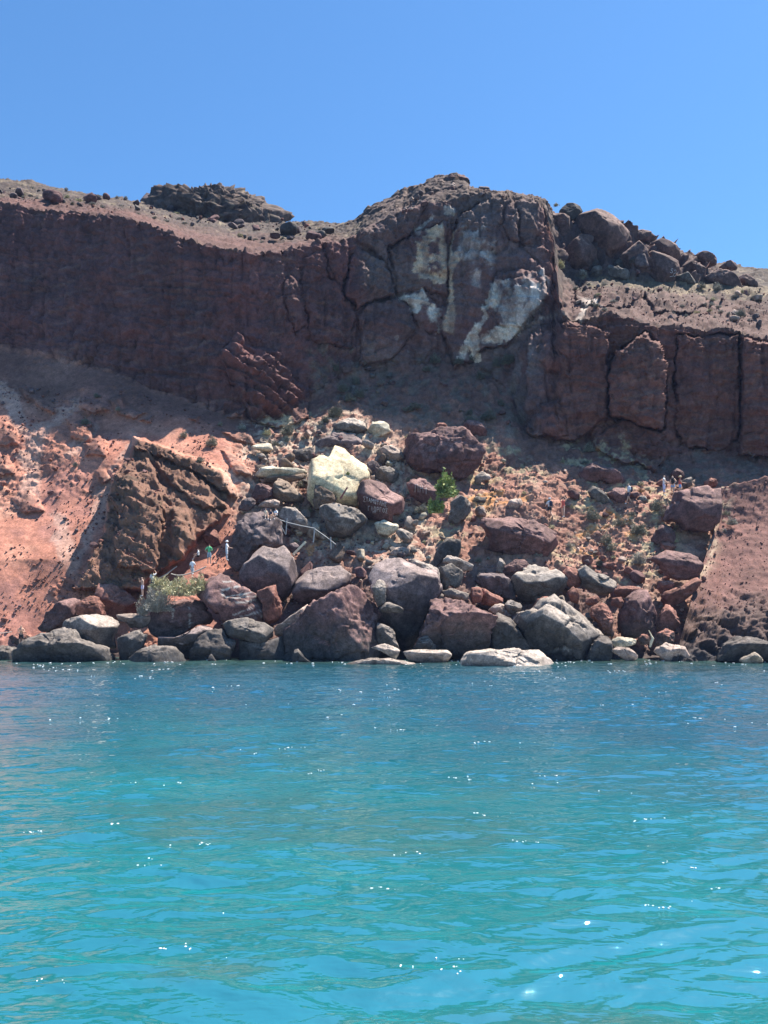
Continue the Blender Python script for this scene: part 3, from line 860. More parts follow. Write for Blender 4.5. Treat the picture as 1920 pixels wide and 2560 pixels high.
# --- along the waterline, left
boulder('A', [(120, 1045), (130, 980), (190, 905), (260, 850), (330, 815), (430, 800), (500, 775), (570, 780), (630, 850), (720, 880), (870, 930), (890, 970), (880, 1030), (700, 1042), (400, 1045)], 'gray', 'rough grey boulder rising from the sea in front of the domed pale slab', rough=0.75, dusty=0.2)
boulder('A', [(430, 800), (500, 740), (600, 680), (720, 652), (850, 655), (950, 690), (965, 730), (940, 800), (920, 850), (940, 950), (890, 955), (860, 920), (650, 880), (500, 850)], 'pale', 'smooth pale domed slab with curved cracks, leaning behind the rough grey boulder', None, Y=61, rough=0.05, depth=1.0)
boulder('A', [(250, 790), (350, 735), (400, 640), (490, 550), (560, 510), (640, 515), (680, 550), (650, 600), (640, 660), (560, 700), (420, 790)], 'maroon', 'shaded maroon boulder sloping down to the left, behind the domed pale slab', Y=65, depth=0.7, ridges=[[(560, 520), (640, 650)]])
boulder('A', [(630, 600), (690, 530), (750, 500), (810, 520), (840, 580), (860, 660), (720, 670), (640, 650)], 'red', 'knobbly red rock wedged between two larger red boulders above the domed slab', Y=63.5, rough=0.6)
boulder('A', [(770, 480), (800, 420), (870, 392), (960, 405), (1060, 470), (1150, 560), (1160, 610), (1100, 650), (980, 700), (880, 640), (850, 560), (820, 510)], 'red', 'big red boulder with sunlit top, just below the two people at the path foot', Y=65.5, ridges=[[(840, 480), (1010, 570)]], rough=0.4)
boulder('A', [(965, 840), (1150, 770), (1210, 830), (1190, 900), (1170, 960), (1100, 1000), (1000, 1020), (975, 930)], 'gray', 'angular grey block standing upright beside the dark gap in the shore rocks', Y=60, depth=0.7, rough=0.2)
boulder('A', [(1000, 1045), (1010, 975), (1150, 940), (1300, 905), (1450, 925), (1540, 980), (1550, 1010), (1520, 1040), (1380, 1040), (1200, 1048)], 'gray', 'low flat grey rock lying at the water edge, sunlit', rough=0.4)
boulder('A', [(970, 700), (980, 650), (1100, 640), (1240, 660), (1250, 700), (1200, 760), (1080, 760), (1050, 720)], 'pink', 'small pinkish grey slab tucked under the dry grey bush', Y=62.5, depth=1.0)
boulder('A', [(1230, 720), (1270, 620), (1400, 560), (1540, 530), (1640, 540), (1700, 600), (1760, 690), (1745, 740), (1640, 740), (1560, 795), (1450, 850), (1380, 870), (1250, 810)], 'maroon', 'big dark block with white drip streaks, the yellow bush growing on its top', Y=63, depth=0.75, ridges=[[(1260, 640), (1560, 560)]], stripes=[(px('A', [(1570, 590)])[0], px('A', [(1575, 760)])[0], 1.6), (px('A', [(1440, 600)])[0], px('A', [(1430, 700)])[0], 1.0)], key='bush_block')
boulder('A', [(1200, 910), (1290, 820), (1400, 870), (1600, 785), (1660, 725), (1765, 745), (1765, 830), (1660, 890), (1570, 950), (1300, 915)], 'plum', 'sloping plum-grey slab below the block with white drip streaks', Y=60.5, depth=1.1, dusty=0.7)
boulder('A', [(40, 900), (60, 840), (120, 800), (190, 790), (250, 830), (265, 880), (200, 930), (60, 930)], 'red', 'dark red boulder behind the shirtless man on the shore', Y=66, rough=0.5)
boulder('A', [(-60, 1040), (-60, 930), (0, 915), (90, 925), (180, 935), (150, 1000), (120, 1045), (20, 1048)], 'gray', 'grey ledge at the left edge of the shore, wet along the waterline', Y=60.5, rough=0.3)
# --- waterline, middle left
boulder('B', [(60, 1168), (100, 1080), (150, 1000), (230, 920), (340, 890), (390, 950), (460, 1010), (430, 1100), (400, 1160), (250, 1168)], 'dark', 'black pitted boulder in the water below the white-striped boulder', rough=0.95, dusty=0.15)
boulder('B', [(330, 870), (400, 830), (560, 820), (700, 850), (770, 900), (775, 970), (700, 1010), (650, 1040), (590, 1010), (450, 980), (380, 930)], 'gray', 'grey rounded boulder between the white-striped boulder and the sea', Y=60.5, rough=0.35)
boulder('B', [(440, 1165), (450, 990), (600, 1010), (780, 980), (870, 960), (880, 1165), (650, 1168)], 'dark', 'black rock in deep shade beside the largest dark boulder', Y=60.5, depth=0.6, rough=0.4, dusty=0.1)
boulder('B', [(110, 610), (200, 520), (240, 480), (330, 460), (440, 500), (520, 560), (620, 610), (690, 720), (690, 800), (640, 845), (480, 840), (370, 830), (330, 770), (290, 780), (240, 700)], 'maroon', 'maroon boulder crossed by many white stripes', Y=63, rough=0.5, ridges=[[(220, 620), (370, 800)]],
        stripes=[(px('B', [a])[0], px('B', [b])[0], w) for a, b, w in [((340, 580), (530, 540), 2.2), ((380, 640), (600, 600), 2.4), ((430, 650), (640, 630), 2.4), ((470, 690), (660, 660), 2.2), ((440, 790), (660, 700), 2.4), ((500, 800), (680, 760), 2.2), ((560, 830), (680, 800), 1.8), ((660, 680), (690, 760), 2.2), ((360, 510), (480, 510), 1.6), ((330, 590), (360, 620), 3)]])
boulder('B', [(490, 420), (570, 330), (610, 250), (680, 212), (740, 238), (800, 238), (860, 208), (910, 260), (960, 370), (968, 440), (945, 540), (890, 640), (830, 670), (790, 560), (640, 610), (560, 570), (500, 500)], 'plum', 'large boulder with smooth tan top and dark undercut front, beside the green-shirted visitor', Y=66.5, rough=0.05, ridges=[[(560, 345), (890, 410)]], dusty=0.95, depth=0.9)
boulder('B', [(620, 600), (790, 535), (805, 620), (850, 720), (835, 780), (800, 850), (760, 870), (690, 810), (690, 700)], 'red', 'bright red rock squeezed between the white-striped boulder and the largest dark boulder', Y=63.2, rough=0.5, ridges=[[(780, 560), (760, 840)]])
boulder('B', [(930, 590), (960, 500), (1040, 420), (1180, 385), (1330, 380), (1420, 450), (1400, 520), (1310, 590), (1250, 660), (1000, 690), (940, 660)], 'plum', 'broad slab with a pale rippled top and dark front edge', Y=66.5, ridges=[[(940, 588), (1300, 578)]], rough=0.08, dusty=1.0, depth=1.15)
boulder('B', [(860, 1000), (880, 900), (950, 860), (1050, 750), (1100, 680), (1210, 650), (1300, 600), (1400, 560), (1500, 580), (1600, 700), (1640, 800), (1640, 900), (1655, 1000), (1620, 1165), (1300, 1168), (880, 1165)], 'maroon', 'largest dark maroon boulder on the shore, its left side in black shade', rough=0.6, ridges=[[(1270, 640), (1450, 980)]], depth=0.8)
boulder('B', [(925, 1168), (940, 1075), (970, 1060), (1050, 1110), (1120, 1160), (1050, 1172)], 'gray', 'small pointed grey rock standing in the sea before the largest dark boulder', depth=1.0, Y=57.5)
boulder('B', [(770, 890), (850, 850), (1000, 740), (1060, 690), (1050, 780), (930, 880), (870, 965), (790, 960)], 'pink', 'pinkish sunlit wedge leaning on the left side of the largest dark boulder', Y=61.4, depth=0.9)
boulder('C', [(-225, 1205), (-100, 1140), (60, 1105), (270, 1110), (450, 1140), (590, 1190), (350, 1207), (0, 1210)], 'pale', 'low wave-washed pale rock awash left of the boulder-field centre', Y=55, depth=0.9, rough=0.6, wet=False)
boulder('A', [(1710, 1050), (1740, 960), (1790, 985), (1800, 1050)], 'gray', 'narrow grey shard standing in the water between two black rocks', Y=58.2)
# --- waterline, centre
boulder('C', [(60, 470), (120, 350), (200, 310), (340, 310), (400, 350), (520, 400), (640, 410), (665, 500), (670, 600), (600, 700), (540, 820), (480, 960), (430, 1070), (340, 1090), (280, 940), (140, 870), (140, 720), (100, 600)], 'plum', 'tall black cube-like boulder with a sunlit grey cap, in the middle of the shore', Y=62.8, rough=0.1, ridges=[[(230, 545), (640, 480)]], dusty=0.8, depth=0.85)
boulder('C', [(100, 560), (150, 490), (210, 500), (212, 680), (140, 725), (110, 620)], 'gray', 'upright grey splinter against the left face of the tall black boulder', Y=60.6)
boulder('C', [(140, 745), (220, 680), (300, 700), (362, 740), (350, 772), (170, 765)], 'gray', 'small grey ledge halfway down the tall black boulder', Y=60.3, rough=0.4)
boulder('C', [(390, 310), (480, 330), (560, 370), (655, 400), (665, 520), (640, 565), (590, 525), (480, 490), (420, 410)], 'pale', 'thin pale fin of rock with dark streaks behind the tall black boulder', Y=64.2, depth=0.8)
boulder('C', [(650, 400), (760, 360), (860, 430), (840, 540), (790, 565), (740, 540), (700, 610), (655, 580)], 'gray', 'grey slab with one dark side right of the thin pale fin', Y=65, ridges=[[(690, 400), (735, 540)]])
boulder('C', [(600, 350), (650, 210), (720, 150), (830, 165), (848, 230), (832, 320), (720, 310), (640, 385)], 'dark', 'upright blackish rock standing on the red earth above the shore boulders', depth=0.8, ridges=[[(680, 190), (640, 370)]])
boulder('C', [(690, 350), (720, 285), (800, 310), (940, 370), (930, 415), (860, 425), (780, 380)], 'pale', 'pale slab lying below the upright blackish rock', Y=66.8)
boulder('C', [(670, 585), (760, 570), (910, 610), (890, 665), (780, 660), (720, 645)], 'pale', 'flat pale slab on top of the front maroon boulder', Y=63.2)
boulder('C', [(440, 1085), (500, 950), (540, 860), (600, 710), (650, 650), (740, 650), (860, 700), (990, 750), (1110, 800), (1125, 870), (1070, 930), (1075, 1000), (1055, 1100), (900, 1112), (600, 1100)], 'maroon', 'dark boulder with a pink sunlit upper slope, front centre of the shore', rough=0.6, ridges=[[(690, 790), (1000, 750)]], depth=0.95, Y=60.6)
boulder('C', [(445, 1080), (490, 985), (560, 960), (620, 1030), (645, 1085), (540, 1095)], 'gray', 'small rounded grey rock at the foot of the dark front-centre boulder', Y=58.9, rough=0.5)
boulder('C', [(1070, 1090), (1100, 860), (1150, 760), (1250, 810), (1320, 900), (1370, 1000), (1445, 1085), (1350, 1095)], 'dark', 'black wedge-shaped rock with a pale right edge', Y=60.6, ridges=[[(1165, 770), (1390, 1070)]], rough=0.3)
boulder('P', [(1293, 1560), (1300, 1532), (1330, 1530), (1360, 1508), (1400, 1497), (1428, 1503), (1463, 1541), (1505, 1578), (1509, 1592), (1485, 1608), (1478, 1636), (1440, 1644), (1390, 1644), (1340, 1638), (1310, 1610)], 'gray', 'big boulder with broad sloping pinkish grey top and rough black front', Y=60.8, ridges=[[(1330, 1533), (1480, 1612)]], rough=0.3, dusty=0.7, depth=1.1)
boulder('P', [(1331, 1525), (1343, 1496), (1370, 1492), (1402, 1508), (1420, 1532), (1380, 1545)], 'red', 'smooth red rock showing behind the boulder with pinkish grey top', Y=63.2, rough=0.3)
boulder('P', [(1278, 1447), (1289, 1430), (1322, 1418), (1370, 1416), (1402, 1438), (1424, 1455), (1402, 1482), (1370, 1500), (1310, 1502), (1290, 1482)], 'gray', 'grey faceted boulder with a chipped hollow in its front', Y=66.5, ridges=[[(1282, 1452), (1400, 1444)]], rough=0.2, dusty=0.9, depth=1.0)
boulder('C', [(980, 490), (1000, 430), (1190, 445), (1260, 520), (1305, 640), (1290, 700), (1200, 650), (1080, 610), (1030, 550)], 'plum', 'dark leaning slab left of the grey faceted boulder', Y=66.3, ridges=[[(995, 452), (1250, 500)]], depth=0.7)
boulder('C', [(1030, 50), (1050, -25), (1250, -30), (1480, 0), (1620, 120), (1690, 200), (1680, 270), (1640, 335), (1500, 355), (1370, 340), (1180, 280), (1060, 250), (1080, 130)], 'maroon', 'huge maroon block with slanting top below the path walkers', Y=71.5, ridges=[[(1100, 70), (1640, 190)]], rough=0.35, depth=0.9)
boulder('C', [(1190, 395), (1290, 330), (1370, 325), (1402, 380), (1260, 465), (1190, 455)], 'maroon', 'rough oblong maroon rock beneath the huge slanting maroon block', Y=67, rough=0.6)
boulder('C', [(1130, 440), (1160, 290), (1210, 360), (1190, 455)], 'pale', 'pale triangular shard left of the rough oblong rock', Y=67.2, depth=0.7)
boulder('C', [(825, 1195), (850, 1130), (900, 1095), (1120, 1080), (1400, 1085), (1500, 1080), (1600, 1120), (1655, 1170), (1640, 1200), (1450, 1212), (1200, 1216), (900, 1212)], 'pale', 'long flat pale rock in the water, nearest the boat', Y=53.6, ridges=[[(930, 1115), (1180, 1195)]], depth=1.2, rough=0.2, wet=False, dusty=0.9)
boulder('C', [(350, 1090), (460, 1075), (740, 1080), (768, 1100), (750, 1132), (540, 1142), (400, 1115)], 'pale', 'low smooth pale rock at the waterline below the tall black boulder', Y=57, wet=False, rough=0.1, dusty=0.9)
boulder('C', [(85, 1060), (200, 1025), (260, 1040), (330, 1080), (300, 1115), (170, 1085)], 'pale', 'pale plate of stone lying against the shore boulders', Y=57.6, wet=False)
boulder('C', [(135, 1010), (140, 850), (200, 870), (270, 900), (290, 980), (335, 1085), (250, 1060)], 'gray', 'thin grey wedge in the cleft left of the tall black boulder', Y=59.6, ridges=[[(180, 900), (300, 1040)]])
boulder('C', [(920, 600), (925, 560), (1000, 555), (1020, 620), (1000, 680), (930, 700)], 'red', 'small dark red block below the leaning dark slab', Y=63.6)
boulder('C', [(940, 520), (1100, 610), (1200, 650), (1150, 720), (1010, 700), (1010, 600)], 'red', 'sunlit red slab sloping down right of the small dark red block', Y=64, depth=1.2)
boulder('C', [(1200, 700), (1250, 662), (1330, 690), (1352, 740), (1290, 782), (1230, 775)], 'gray', 'grey chip beside the black wedge-shaped rock', Y=62.6)
boulder('C', [(1060, 750), (1120, 700), (1200, 690), (1210, 770), (1140, 790)], 'pink', 'pinkish broken stone above the black wedge-shaped rock', Y=62.8)
# --- waterline, right
boulder('D', [(240, 760), (270, 685), (360, 660), (402, 720), (412, 820), (442, 940), (350, 920), (300, 810)], 'red', 'knobbly red rock right of the boulder with pinkish grey top', Y=62, rough=0.6)
boulder('D', [(478, 780), (520, 660), (600, 560), (690, 560), (740, 640), (800, 790), (765, 840), (700, 880), (620, 945), (510, 930), (485, 840)], 'maroon', 'tall rough maroon boulder above the pale beach slabs', Y=63, rough=0.55, ridges=[[(590, 600), (620, 940)]])
boulder('D', [(410, 680), (420, 622), (500, 612), (516, 660), (490, 705)], 'red', 'squarish red stone left of the tall rough maroon boulder', Y=63.2)
boulder('D', [(770, 890), (800, 760), (860, 672), (912, 700), (942, 780), (952, 840), (880, 880), (800, 895)], 'red', 'pointed dark red rock right of the tall rough maroon boulder', Y=62.2, ridges=[[(850, 690), (930, 850)]])
boulder('D', [(755, 1005), (790, 900), (860, 868), (912, 900), (900, 985), (830, 1015)], 'red', 'round red boulder on the beach slabs below the pointed rock', Y=60.6, rough=0.6)
boulder('D', [(720, 305), (800, 270), (920, 238), (1040, 268), (1100, 320), (1152, 400), (1130, 465), (1040, 475), (950, 485), (870, 440), (800, 350)], 'maroon', 'large overhanging maroon boulder perched above the red cleft on the right', Y=67, rough=0.4, depth=0.8)
boulder('D', [(815, 630), (850, 570), (980, 530), (1100, 452), (1132, 490), (1110, 545), (1000, 645), (880, 685), (830, 690)], 'red', 'slanting red slab under the overhanging maroon boulder', Y=65, ridges=[[(850, 600), (1100, 490)]])
boulder('D', [(780, 540), (790, 490), (880, 480), (920, 520), (860, 570), (810, 590)], 'red', 'squat shaded red stone in the cleft left of the slanting red slab', Y=66)
boulder('D', [(735, 150), (790, 60), (830, 22), (890, 48), (922, 110), (905, 195), (800, 215), (740, 180)], 'maroon', 'rounded maroon boulder in the mouth of the small cave', rough=0.45)
boulder('D', [(800, 260), (810, 170), (870, 180), (935, 215), (880, 250)], 'red', 'small red rock at the foot of the rounded boulder in the cave mouth')
boulder('P', [(1665, 1300), (1690, 1255), (1700, 1226), (1745, 1218), (1798, 1219), (1806, 1257), (1802, 1282), (1789, 1312), (1760, 1325), (1720, 1319), (1698, 1303)], 'maroon', 'flat-topped red block roofing the small cave below the three standing visitors', Y=72.6, ridges=[[(1690, 1284), (1802, 1286)]], rough=0.35, depth=1.0)
boulder('D', [(1255, 1080), (1330, 990), (1450, 938), (1550, 932), (1659, 980), (1800, 1000), (1800, 1080), (1500, 1082)], 'dark', 'low black rock in the water below the red headland', Y=57.2, rough=0.7, dusty=0.2)
boulder('D', [(1420, 1090), (1450, 1062), (1560, 1055), (1640, 1085), (1560, 1098)], 'tan', 'small tan stone just breaking the water beside the low black rock', Y=55.4, wet=False)
boulder('D', [(140, 410), (200, 358), (280, 420), (470, 490), (430, 560), (380, 610), (250, 570), (170, 520)], 'gray', 'smooth grey slab tipped over a dark hollow, right of the grey faceted boulder', Y=66, ridges=[[(150, 430), (400, 570)]], dusty=0.9)
boulder('D', [(20, 430), (60, 360), (140, 390), (160, 500), (80, 540), (20, 490)], 'red', 'dark red rock left of the tipped smooth grey slab', Y=66.3)
boulder('D', [(200, 630), (300, 602), (332, 640), (260, 685), (210, 670)], 'red', 'flat little red rock above the knobbly red one', Y=63.4)
boulder('D', [(60, 570), (110, 528), (162, 590), (152, 665), (90, 660)], 'red', 'pyramid-shaped red stone behind the pinkish grey top boulder', Y=64, rough=0.5)
boulder('D', [(430, 570), (480, 530), (600, 528), (700, 560), (690, 610), (560, 620), (450, 605)], 'red', 'flat red rock capping the gap above the tall rough maroon boulder', Y=64)
boulder('D', [(405, 970), (460, 930), (610, 950), (612, 990), (450, 1020)], 'cream', 'creamy white slab on the little beach', Y=60.2, wet=False)
boulder('D', [(410, 1045), (460, 1010), (560, 1020), (645, 1062), (540, 1085)], 'pink', 'pink-grey slab at the water edge below the creamy slab', Y=58.5, wet=False)
boulder('D', [(760, 1050), (780, 1015), (870, 985), (990, 1010), (1075, 1080), (850, 1085)], 'pink', 'flat rosy ledge at the water edge left of the low black rock', Y=58.4, wet=False)
boulder('D', [(620, 950), (660, 905), (710, 930), (720, 990), (650, 1000)], 'red', 'small red lump beside the pale driftwood on the beach', Y=60.3)
boulder('D', [(200, 1085), (280, 960), (330, 920), (400, 930), (420, 1020), (400, 1085)], 'dark', 'dark grey rock at the water edge left of the beach slabs', Y=59.2)
# --- in the middle of the slope
boulder('E', [(890, 770), (910, 650), (990, 590), (1070, 610), (1110, 478), (1190, 490), (1280, 600), (1370, 660), (1412, 780), (1330, 830), (1310, 960), (1320, 1025), (1180, 1000), (1120, 1040), (960, 1050), (900, 950)], 'yellow', 'largest bright yellow boulder in the middle of the slope', ridges=[[(955, 820), (1150, 960)]], rough=0.12, dusty=0.15, depth=1.0, dY=-0.5, key='yellow')
boulder('E', [(945, 1045), (950, 830), (1000, 822), (1145, 945), (1080, 1020)], 'brown', 'dark brown triangular block under the largest yellow boulder', dY=-2.6, depth=0.5)
boulder('E', [(412, 745), (500, 690), (600, 678), (700, 702), (880, 700), (882, 735), (780, 775), (600, 778), (480, 765)], 'cream', 'long thin cream slab lying level left of the largest yellow boulder', Y=76.5, dusty=0.2, depth=0.9)
boulder('E', [(480, 790), (600, 765), (780, 765), (880, 735), (860, 785), (740, 810), (560, 815)], 'brown', 'shaded brown rock carrying the long thin cream slab', Y=76.3)
boulder('E', [(608, 830), (650, 780), (740, 820), (892, 972), (650, 975), (610, 930)], 'brown', 'wedge with tan upper face and brown lower face, below the long cream slab', Y=74.5, ridges=[[(640, 905), (885, 965)]], dusty=0.8, depth=1.1)
boulder('E', [(422, 930), (480, 818), (560, 840), (605, 870), (602, 925), (530, 955), (440, 955)], 'maroon', 'brownish rock left of the tan-faced wedge', Y=74.2)
boulder('E', [(468, 1012), (520, 980), (620, 952), (662, 970), (652, 1025), (560, 1022)], 'pink', 'flat pink slab below the brownish rock', Y=73)
boulder('E', [(308, 1045), (350, 970), (420, 930), (462, 960), (452, 1015), (390, 1055)], 'plum', 'dark slanting rock left of the flat pink slab', Y=73)
boulder('Z1', [(105, 420), (120, 310), (200, 180), (400, 158), (520, 190), (700, 260), (790, 390), (1040, 520), (1162, 640), (1130, 780), (1000, 865), (850, 880), (852, 1015), (450, 965), (200, 915), (150, 700)], 'maroon', 'maroon boulder with Greek graffiti painted on its dark face', ridges=[[(200, 480), (800, 780)]], rough=0.12, depth=0.95, dY=-1.5, key='graffiti', dusty=0.6)
boulder('E', [(1448, 1155), (1530, 1130), (1640, 1168), (1652, 1205), (1580, 1252), (1480, 1245)], 'cream', 'small creamy boulder right below the graffiti boulder', dY=-1)
boulder('E', [(980, 1065), (1000, 1000), (1080, 990), (1130, 985), (1250, 1020), (1385, 1110), (1382, 1145), (1250, 1245), (1180, 1265), (1050, 1245), (1030, 1130)], 'gray', 'grey boulder with pale sunlit slab edge below the largest yellow boulder', ridges=[[(1105, 985), (1200, 1200)]], dY=-1.5, dusty=0.9)
boulder('E', [(640, 1085), (680, 1018), (780, 1020), (850, 1090), (960, 1190), (995, 1205), (980, 1245), (880, 1245), (700, 1140)], 'pale', 'long slanting grey slab behind the handrail', dY=-0.5, depth=1.2)
boulder('E', [(918, 1200), (930, 1155), (960, 1140), (992, 1165), (995, 1270), (940, 1275)], 'tan', 'rounded tan stone behind the handrail post', dY=-0.8)
boulder('E', [(1095, 345), (1200, 288), (1260, 280), (1372, 310), (1392, 380), (1300, 415), (1150, 385)], 'gray', 'flat-topped grey rock left of the rounded cream boulder, high on the slope', ridges=[[(1120, 348), (1372, 372)]], dusty=1.0, depth=1.2)
boulder('E', [(1368, 415), (1430, 320), (1510, 298), (1560, 330), (1577, 392), (1520, 430), (1420, 450)], 'cream', 'rounded cream boulder standing high on the slope, apart from the yellow one', depth=1.0)
boulder('E', [(955, 500), (1030, 420), (1200, 398), (1320, 440), (1372, 520), (1330, 610), (1250, 560), (1100, 500), (1070, 600), (950, 605)], 'plum', 'brown rock hump directly behind the largest yellow boulder', dY=1.5)
boulder('E', [(1372, 680), (1430, 620), (1492, 670), (1482, 740), (1400, 765)], 'plum', 'dark rock touching the right side of the largest yellow boulder')
boulder('E', [(1445, 775), (1470, 690), (1570, 680), (1640, 720), (1660, 790), (1600, 832), (1540, 825), (1460, 800)], 'gray', 'mottled grey rock above the graffiti boulder', dY=0.5)
boulder('E', [(1488, 530), (1590, 500), (1659, 540), (1702, 620), (1620, 655), (1530, 625)], 'pink', 'rosy brown block right of the brown rock hump')
boulder('E', [(640, 645), (740, 570), (752, 640), (700, 675), (650, 675)], 'pink', 'small pinkish rock above the long cream slab')
boulder('E', [(740, 615), (800, 550), (940, 538), (942, 600), (880, 645), (780, 625)], 'dark', 'dark jagged rock above the long cream slab')
boulder('B', [(385, 345), (400, 230), (455, 170), (480, 20), (540, -60), (650, -75), (760, -40), (832, 20), (835, 200), (760, 232), (690, 218), (610, 255), (570, 335), (520, 405), (465, 425)], 'plum', 'big pitted dark boulder with a split, the sunbathing group just above it', rough=0.9, dusty=0.25, dY=-1.2)
boulder('B', [(195, 150), (240, 42), (290, 80), (332, 150), (342, 205), (270, 235), (210, 195)], 'red', 'red pointed block behind the green-shirted visitor', dY=0.3)
boulder('Z3', [(575, 870), (740, 785), (822, 880), (690, 1015)], 'plum', 'small dark cube of rock beside the yellow plank', dY=-0.5)
boulder('F', [(352, 510), (380, 420), (440, 400), (520, 400), (640, 368), (760, 358), (880, 390), (960, 470), (1032, 560), (1000, 650), (970, 705), (880, 775), (780, 785), (660, 735), (480, 695), (400, 635)], 'maroon', 'great dark knobbly boulder high in the middle, above the green bush', rough=0.65, depth=0.9, dusty=0.25, dY=-0.5)
boulder('F', [(608, 395), (640, 320), (720, 330), (732, 385), (660, 405)], 'red', 'small red rock sitting on top of the great dark knobbly boulder', Y=83.5)
boulder('F', [(845, 345), (880, 300), (990, 298), (1052, 360), (1052, 425), (1000, 435), (900, 405)], 'maroon', 'half-shaded maroon rock behind the great dark knobbly boulder', rough=0.4)
boulder('F', [(388, 810), (450, 788), (520, 785), (620, 850), (645, 940), (600, 978), (530, 985), (420, 925)], 'maroon', 'dark rock with faded white graffiti left of the green bush', ridges=[[(400, 830), (630, 930)]], dY=-1, key='graffiti2')
boulder('F', [(738, 1135), (760, 980), (820, 918), (900, 950), (922, 1050), (870, 1115), (800, 1155)], 'gray', 'grey pointed boulder at the right foot of the green bush', ridges=[[(850, 930), (830, 1120)]], dY=-0.5)
boulder('F', [(948, 1065), (970, 1010), (1030, 1012), (1052, 1080), (1040, 1112), (970, 1085)], 'pink', 'pale pink square stone right of the grey pointed boulder', dY=-.5)
boulder('F', [(1218, 1005), (1250, 958), (1330, 950), (1362, 990), (1340, 1045), (1230, 1035)], 'pink', 'pinkish flat-topped rock left of the white-shirted walker')
boulder('F', [(948, 780), (1000, 718), (1080, 750), (1082, 795), (1010, 805), (1000, 845), (955, 825)], 'pale', 'pale split stone below the great dark knobbly boulder')
boulder('F', [(688, 795), (770, 758), (782, 805), (740, 815)], 'cream', 'little cream slab above the green bush')
boulder('F', [(928, 975), (960, 930), (1040, 940), (1062, 980), (980, 1005)], 'dark', 'low dark stone right of the green bush')
boulder('C', [(300, 110), (330, 60), (440, 110), (442, 172), (380, 205)], 'pale', 'pale sunlit slab just below the small creamy boulder')
boulder('C', [(235, 280), (300, 220), (410, 230), (424, 290), (350, 315)], 'pink', 'pink-white slab above the tall black boulder')
boulder('G', [(148, 580), (200, 535), (300, 498), (380, 540), (522, 610), (532, 650), (450, 685), (350, 645), (200, 645)], 'maroon', 'long maroon boulder on the grassy rise left of the backpack walker', rough=0.4)
boulder('G', [(215, 715), (270, 678), (340, 740), (432, 835), (350, 840), (270, 785)], 'gray', 'lichen-grey sloping rock above the round shrubs by the path')
boulder('G', [(388, 745), (440, 698), (530, 700), (532, 790), (480, 835), (420, 785)], 'maroon', 'dark red rock right behind the backpack walker')
boulder('G', [(875, 590), (930, 540), (990, 558), (1002, 612), (930, 628)], 'maroon', 'round maroon rock behind the three standing visitors')
boulder('G', [(755, 670), (830, 618), (872, 660), (842, 695)], 'red', 'small red boulder left of the visitor in white')
boulder('G', [(598, 800), (640, 758), (700, 768), (712, 812), (610, 818)], 'gray', 'low grey rock on the path right of the backpack walker')
boulder('G', [(965, 645), (1050, 608), (1062, 680), (990, 705)], 'gray', 'weathered grey rock right of the three standing visitors')
boulder('G', [(1148, 650), (1210, 618), (1262, 640), (1252, 692), (1170, 695)], 'red', 'red rock on the crest where the headland begins')
# --- crest of the hill on the right
boulder('K', [(308, 325), (350, 285), (390, 265), (440, 290), (460, 330), (400, 392), (330, 375)], 'dark', 'round dark boulder beside the summit tower, topmost of the crest boulders', None, boxy=3.9, Y=99, depth=1, rough=0.15)
boulder('K', [(212, 325), (260, 300), (330, 330), (385, 390), (392, 450), (412, 500), (340, 555), (250, 455)], 'crest', 'dark slab jammed between the summit tower and the crest boulders', None, boxy=3.9, Y=98.5, rough=0.15)
boulder('K', [(388, 430), (420, 370), (470, 330), (620, 333), (700, 370), (762, 430), (772, 500), (720, 565), (640, 645), (580, 655), (540, 565), (470, 505), (410, 495)], 'crest', 'biggest rounded boulder on the right-hand crest', None, boxy=3.9, Y=98.5, depth=1.1, rough=0.12)
boulder('K', [(333, 575), (420, 500), (480, 520), (540, 600), (577, 670), (490, 745), (390, 715), (340, 645)], 'crest', 'egg-shaped boulder under the biggest crest boulder, above the yellow-green tuft', None, boxy=3.9, Y=97.2, rough=0.12)
boulder('K', [(778, 475), (830, 432), (890, 450), (918, 500), (840, 525), (790, 515)], 'crest', 'small boulder perched between two big crest boulders', None, boxy=3.9, Y=100.5)
boulder('K', [(685, 655), (730, 560), (790, 520), (870, 530), (872, 620), (912, 680), (908, 785), (820, 770), (740, 715)], 'crest', 'tall smooth crest boulder right of the biggest one', None, boxy=3.9, Y=98, rough=0.12)
boulder('K', [(866, 525), (960, 510), (1060, 540), (1115, 600), (1110, 645), (1010, 630), (960, 605), (890, 570)], 'crest', 'long rounded boulder capping the painted crest boulder', None, boxy=3.9, Y=99.5, rough=0.12)
boulder('K', [(868, 600), (900, 580), (1000, 620), (1080, 650), (1104, 700), (1065, 725), (1062, 805), (960, 800), (908, 785), (906, 680)], 'crest', 'crest boulder with pale painted numerals', None, boxy=3.9, Y=97.6, rough=0.1, key='numerals')
boulder('K', [(1188, 612), (1230, 593), (1310, 610), (1364, 657), (1280, 684), (1200, 645)], 'crest', 'lone flat boulder on the skyline right of the crest pile', None, boxy=3.9, Y=103, rough=0.2)
boulder('K', [(1098, 695), (1130, 643), (1200, 650), (1252, 700), (1264, 755), (1200, 775), (1110, 725)], 'crest', 'rounded boulder below the lone flat skyline boulder', None, boxy=3.9, Y=100, rough=0.2)
boulder('K', [(1066, 725), (1130, 728), (1202, 770), (1192, 808), (1080, 780)], 'gray', 'low grey rock right of the painted crest boulder', None, boxy=3.9, Y=98)
boulder('K', [(1255, 745), (1320, 708), (1400, 720), (1480, 790), (1524, 835), (1400, 838), (1290, 785)], 'crest', 'slumped boulder at the lower end of the crest pile', None, boxy=3.9, Y=99, rough=0.25)
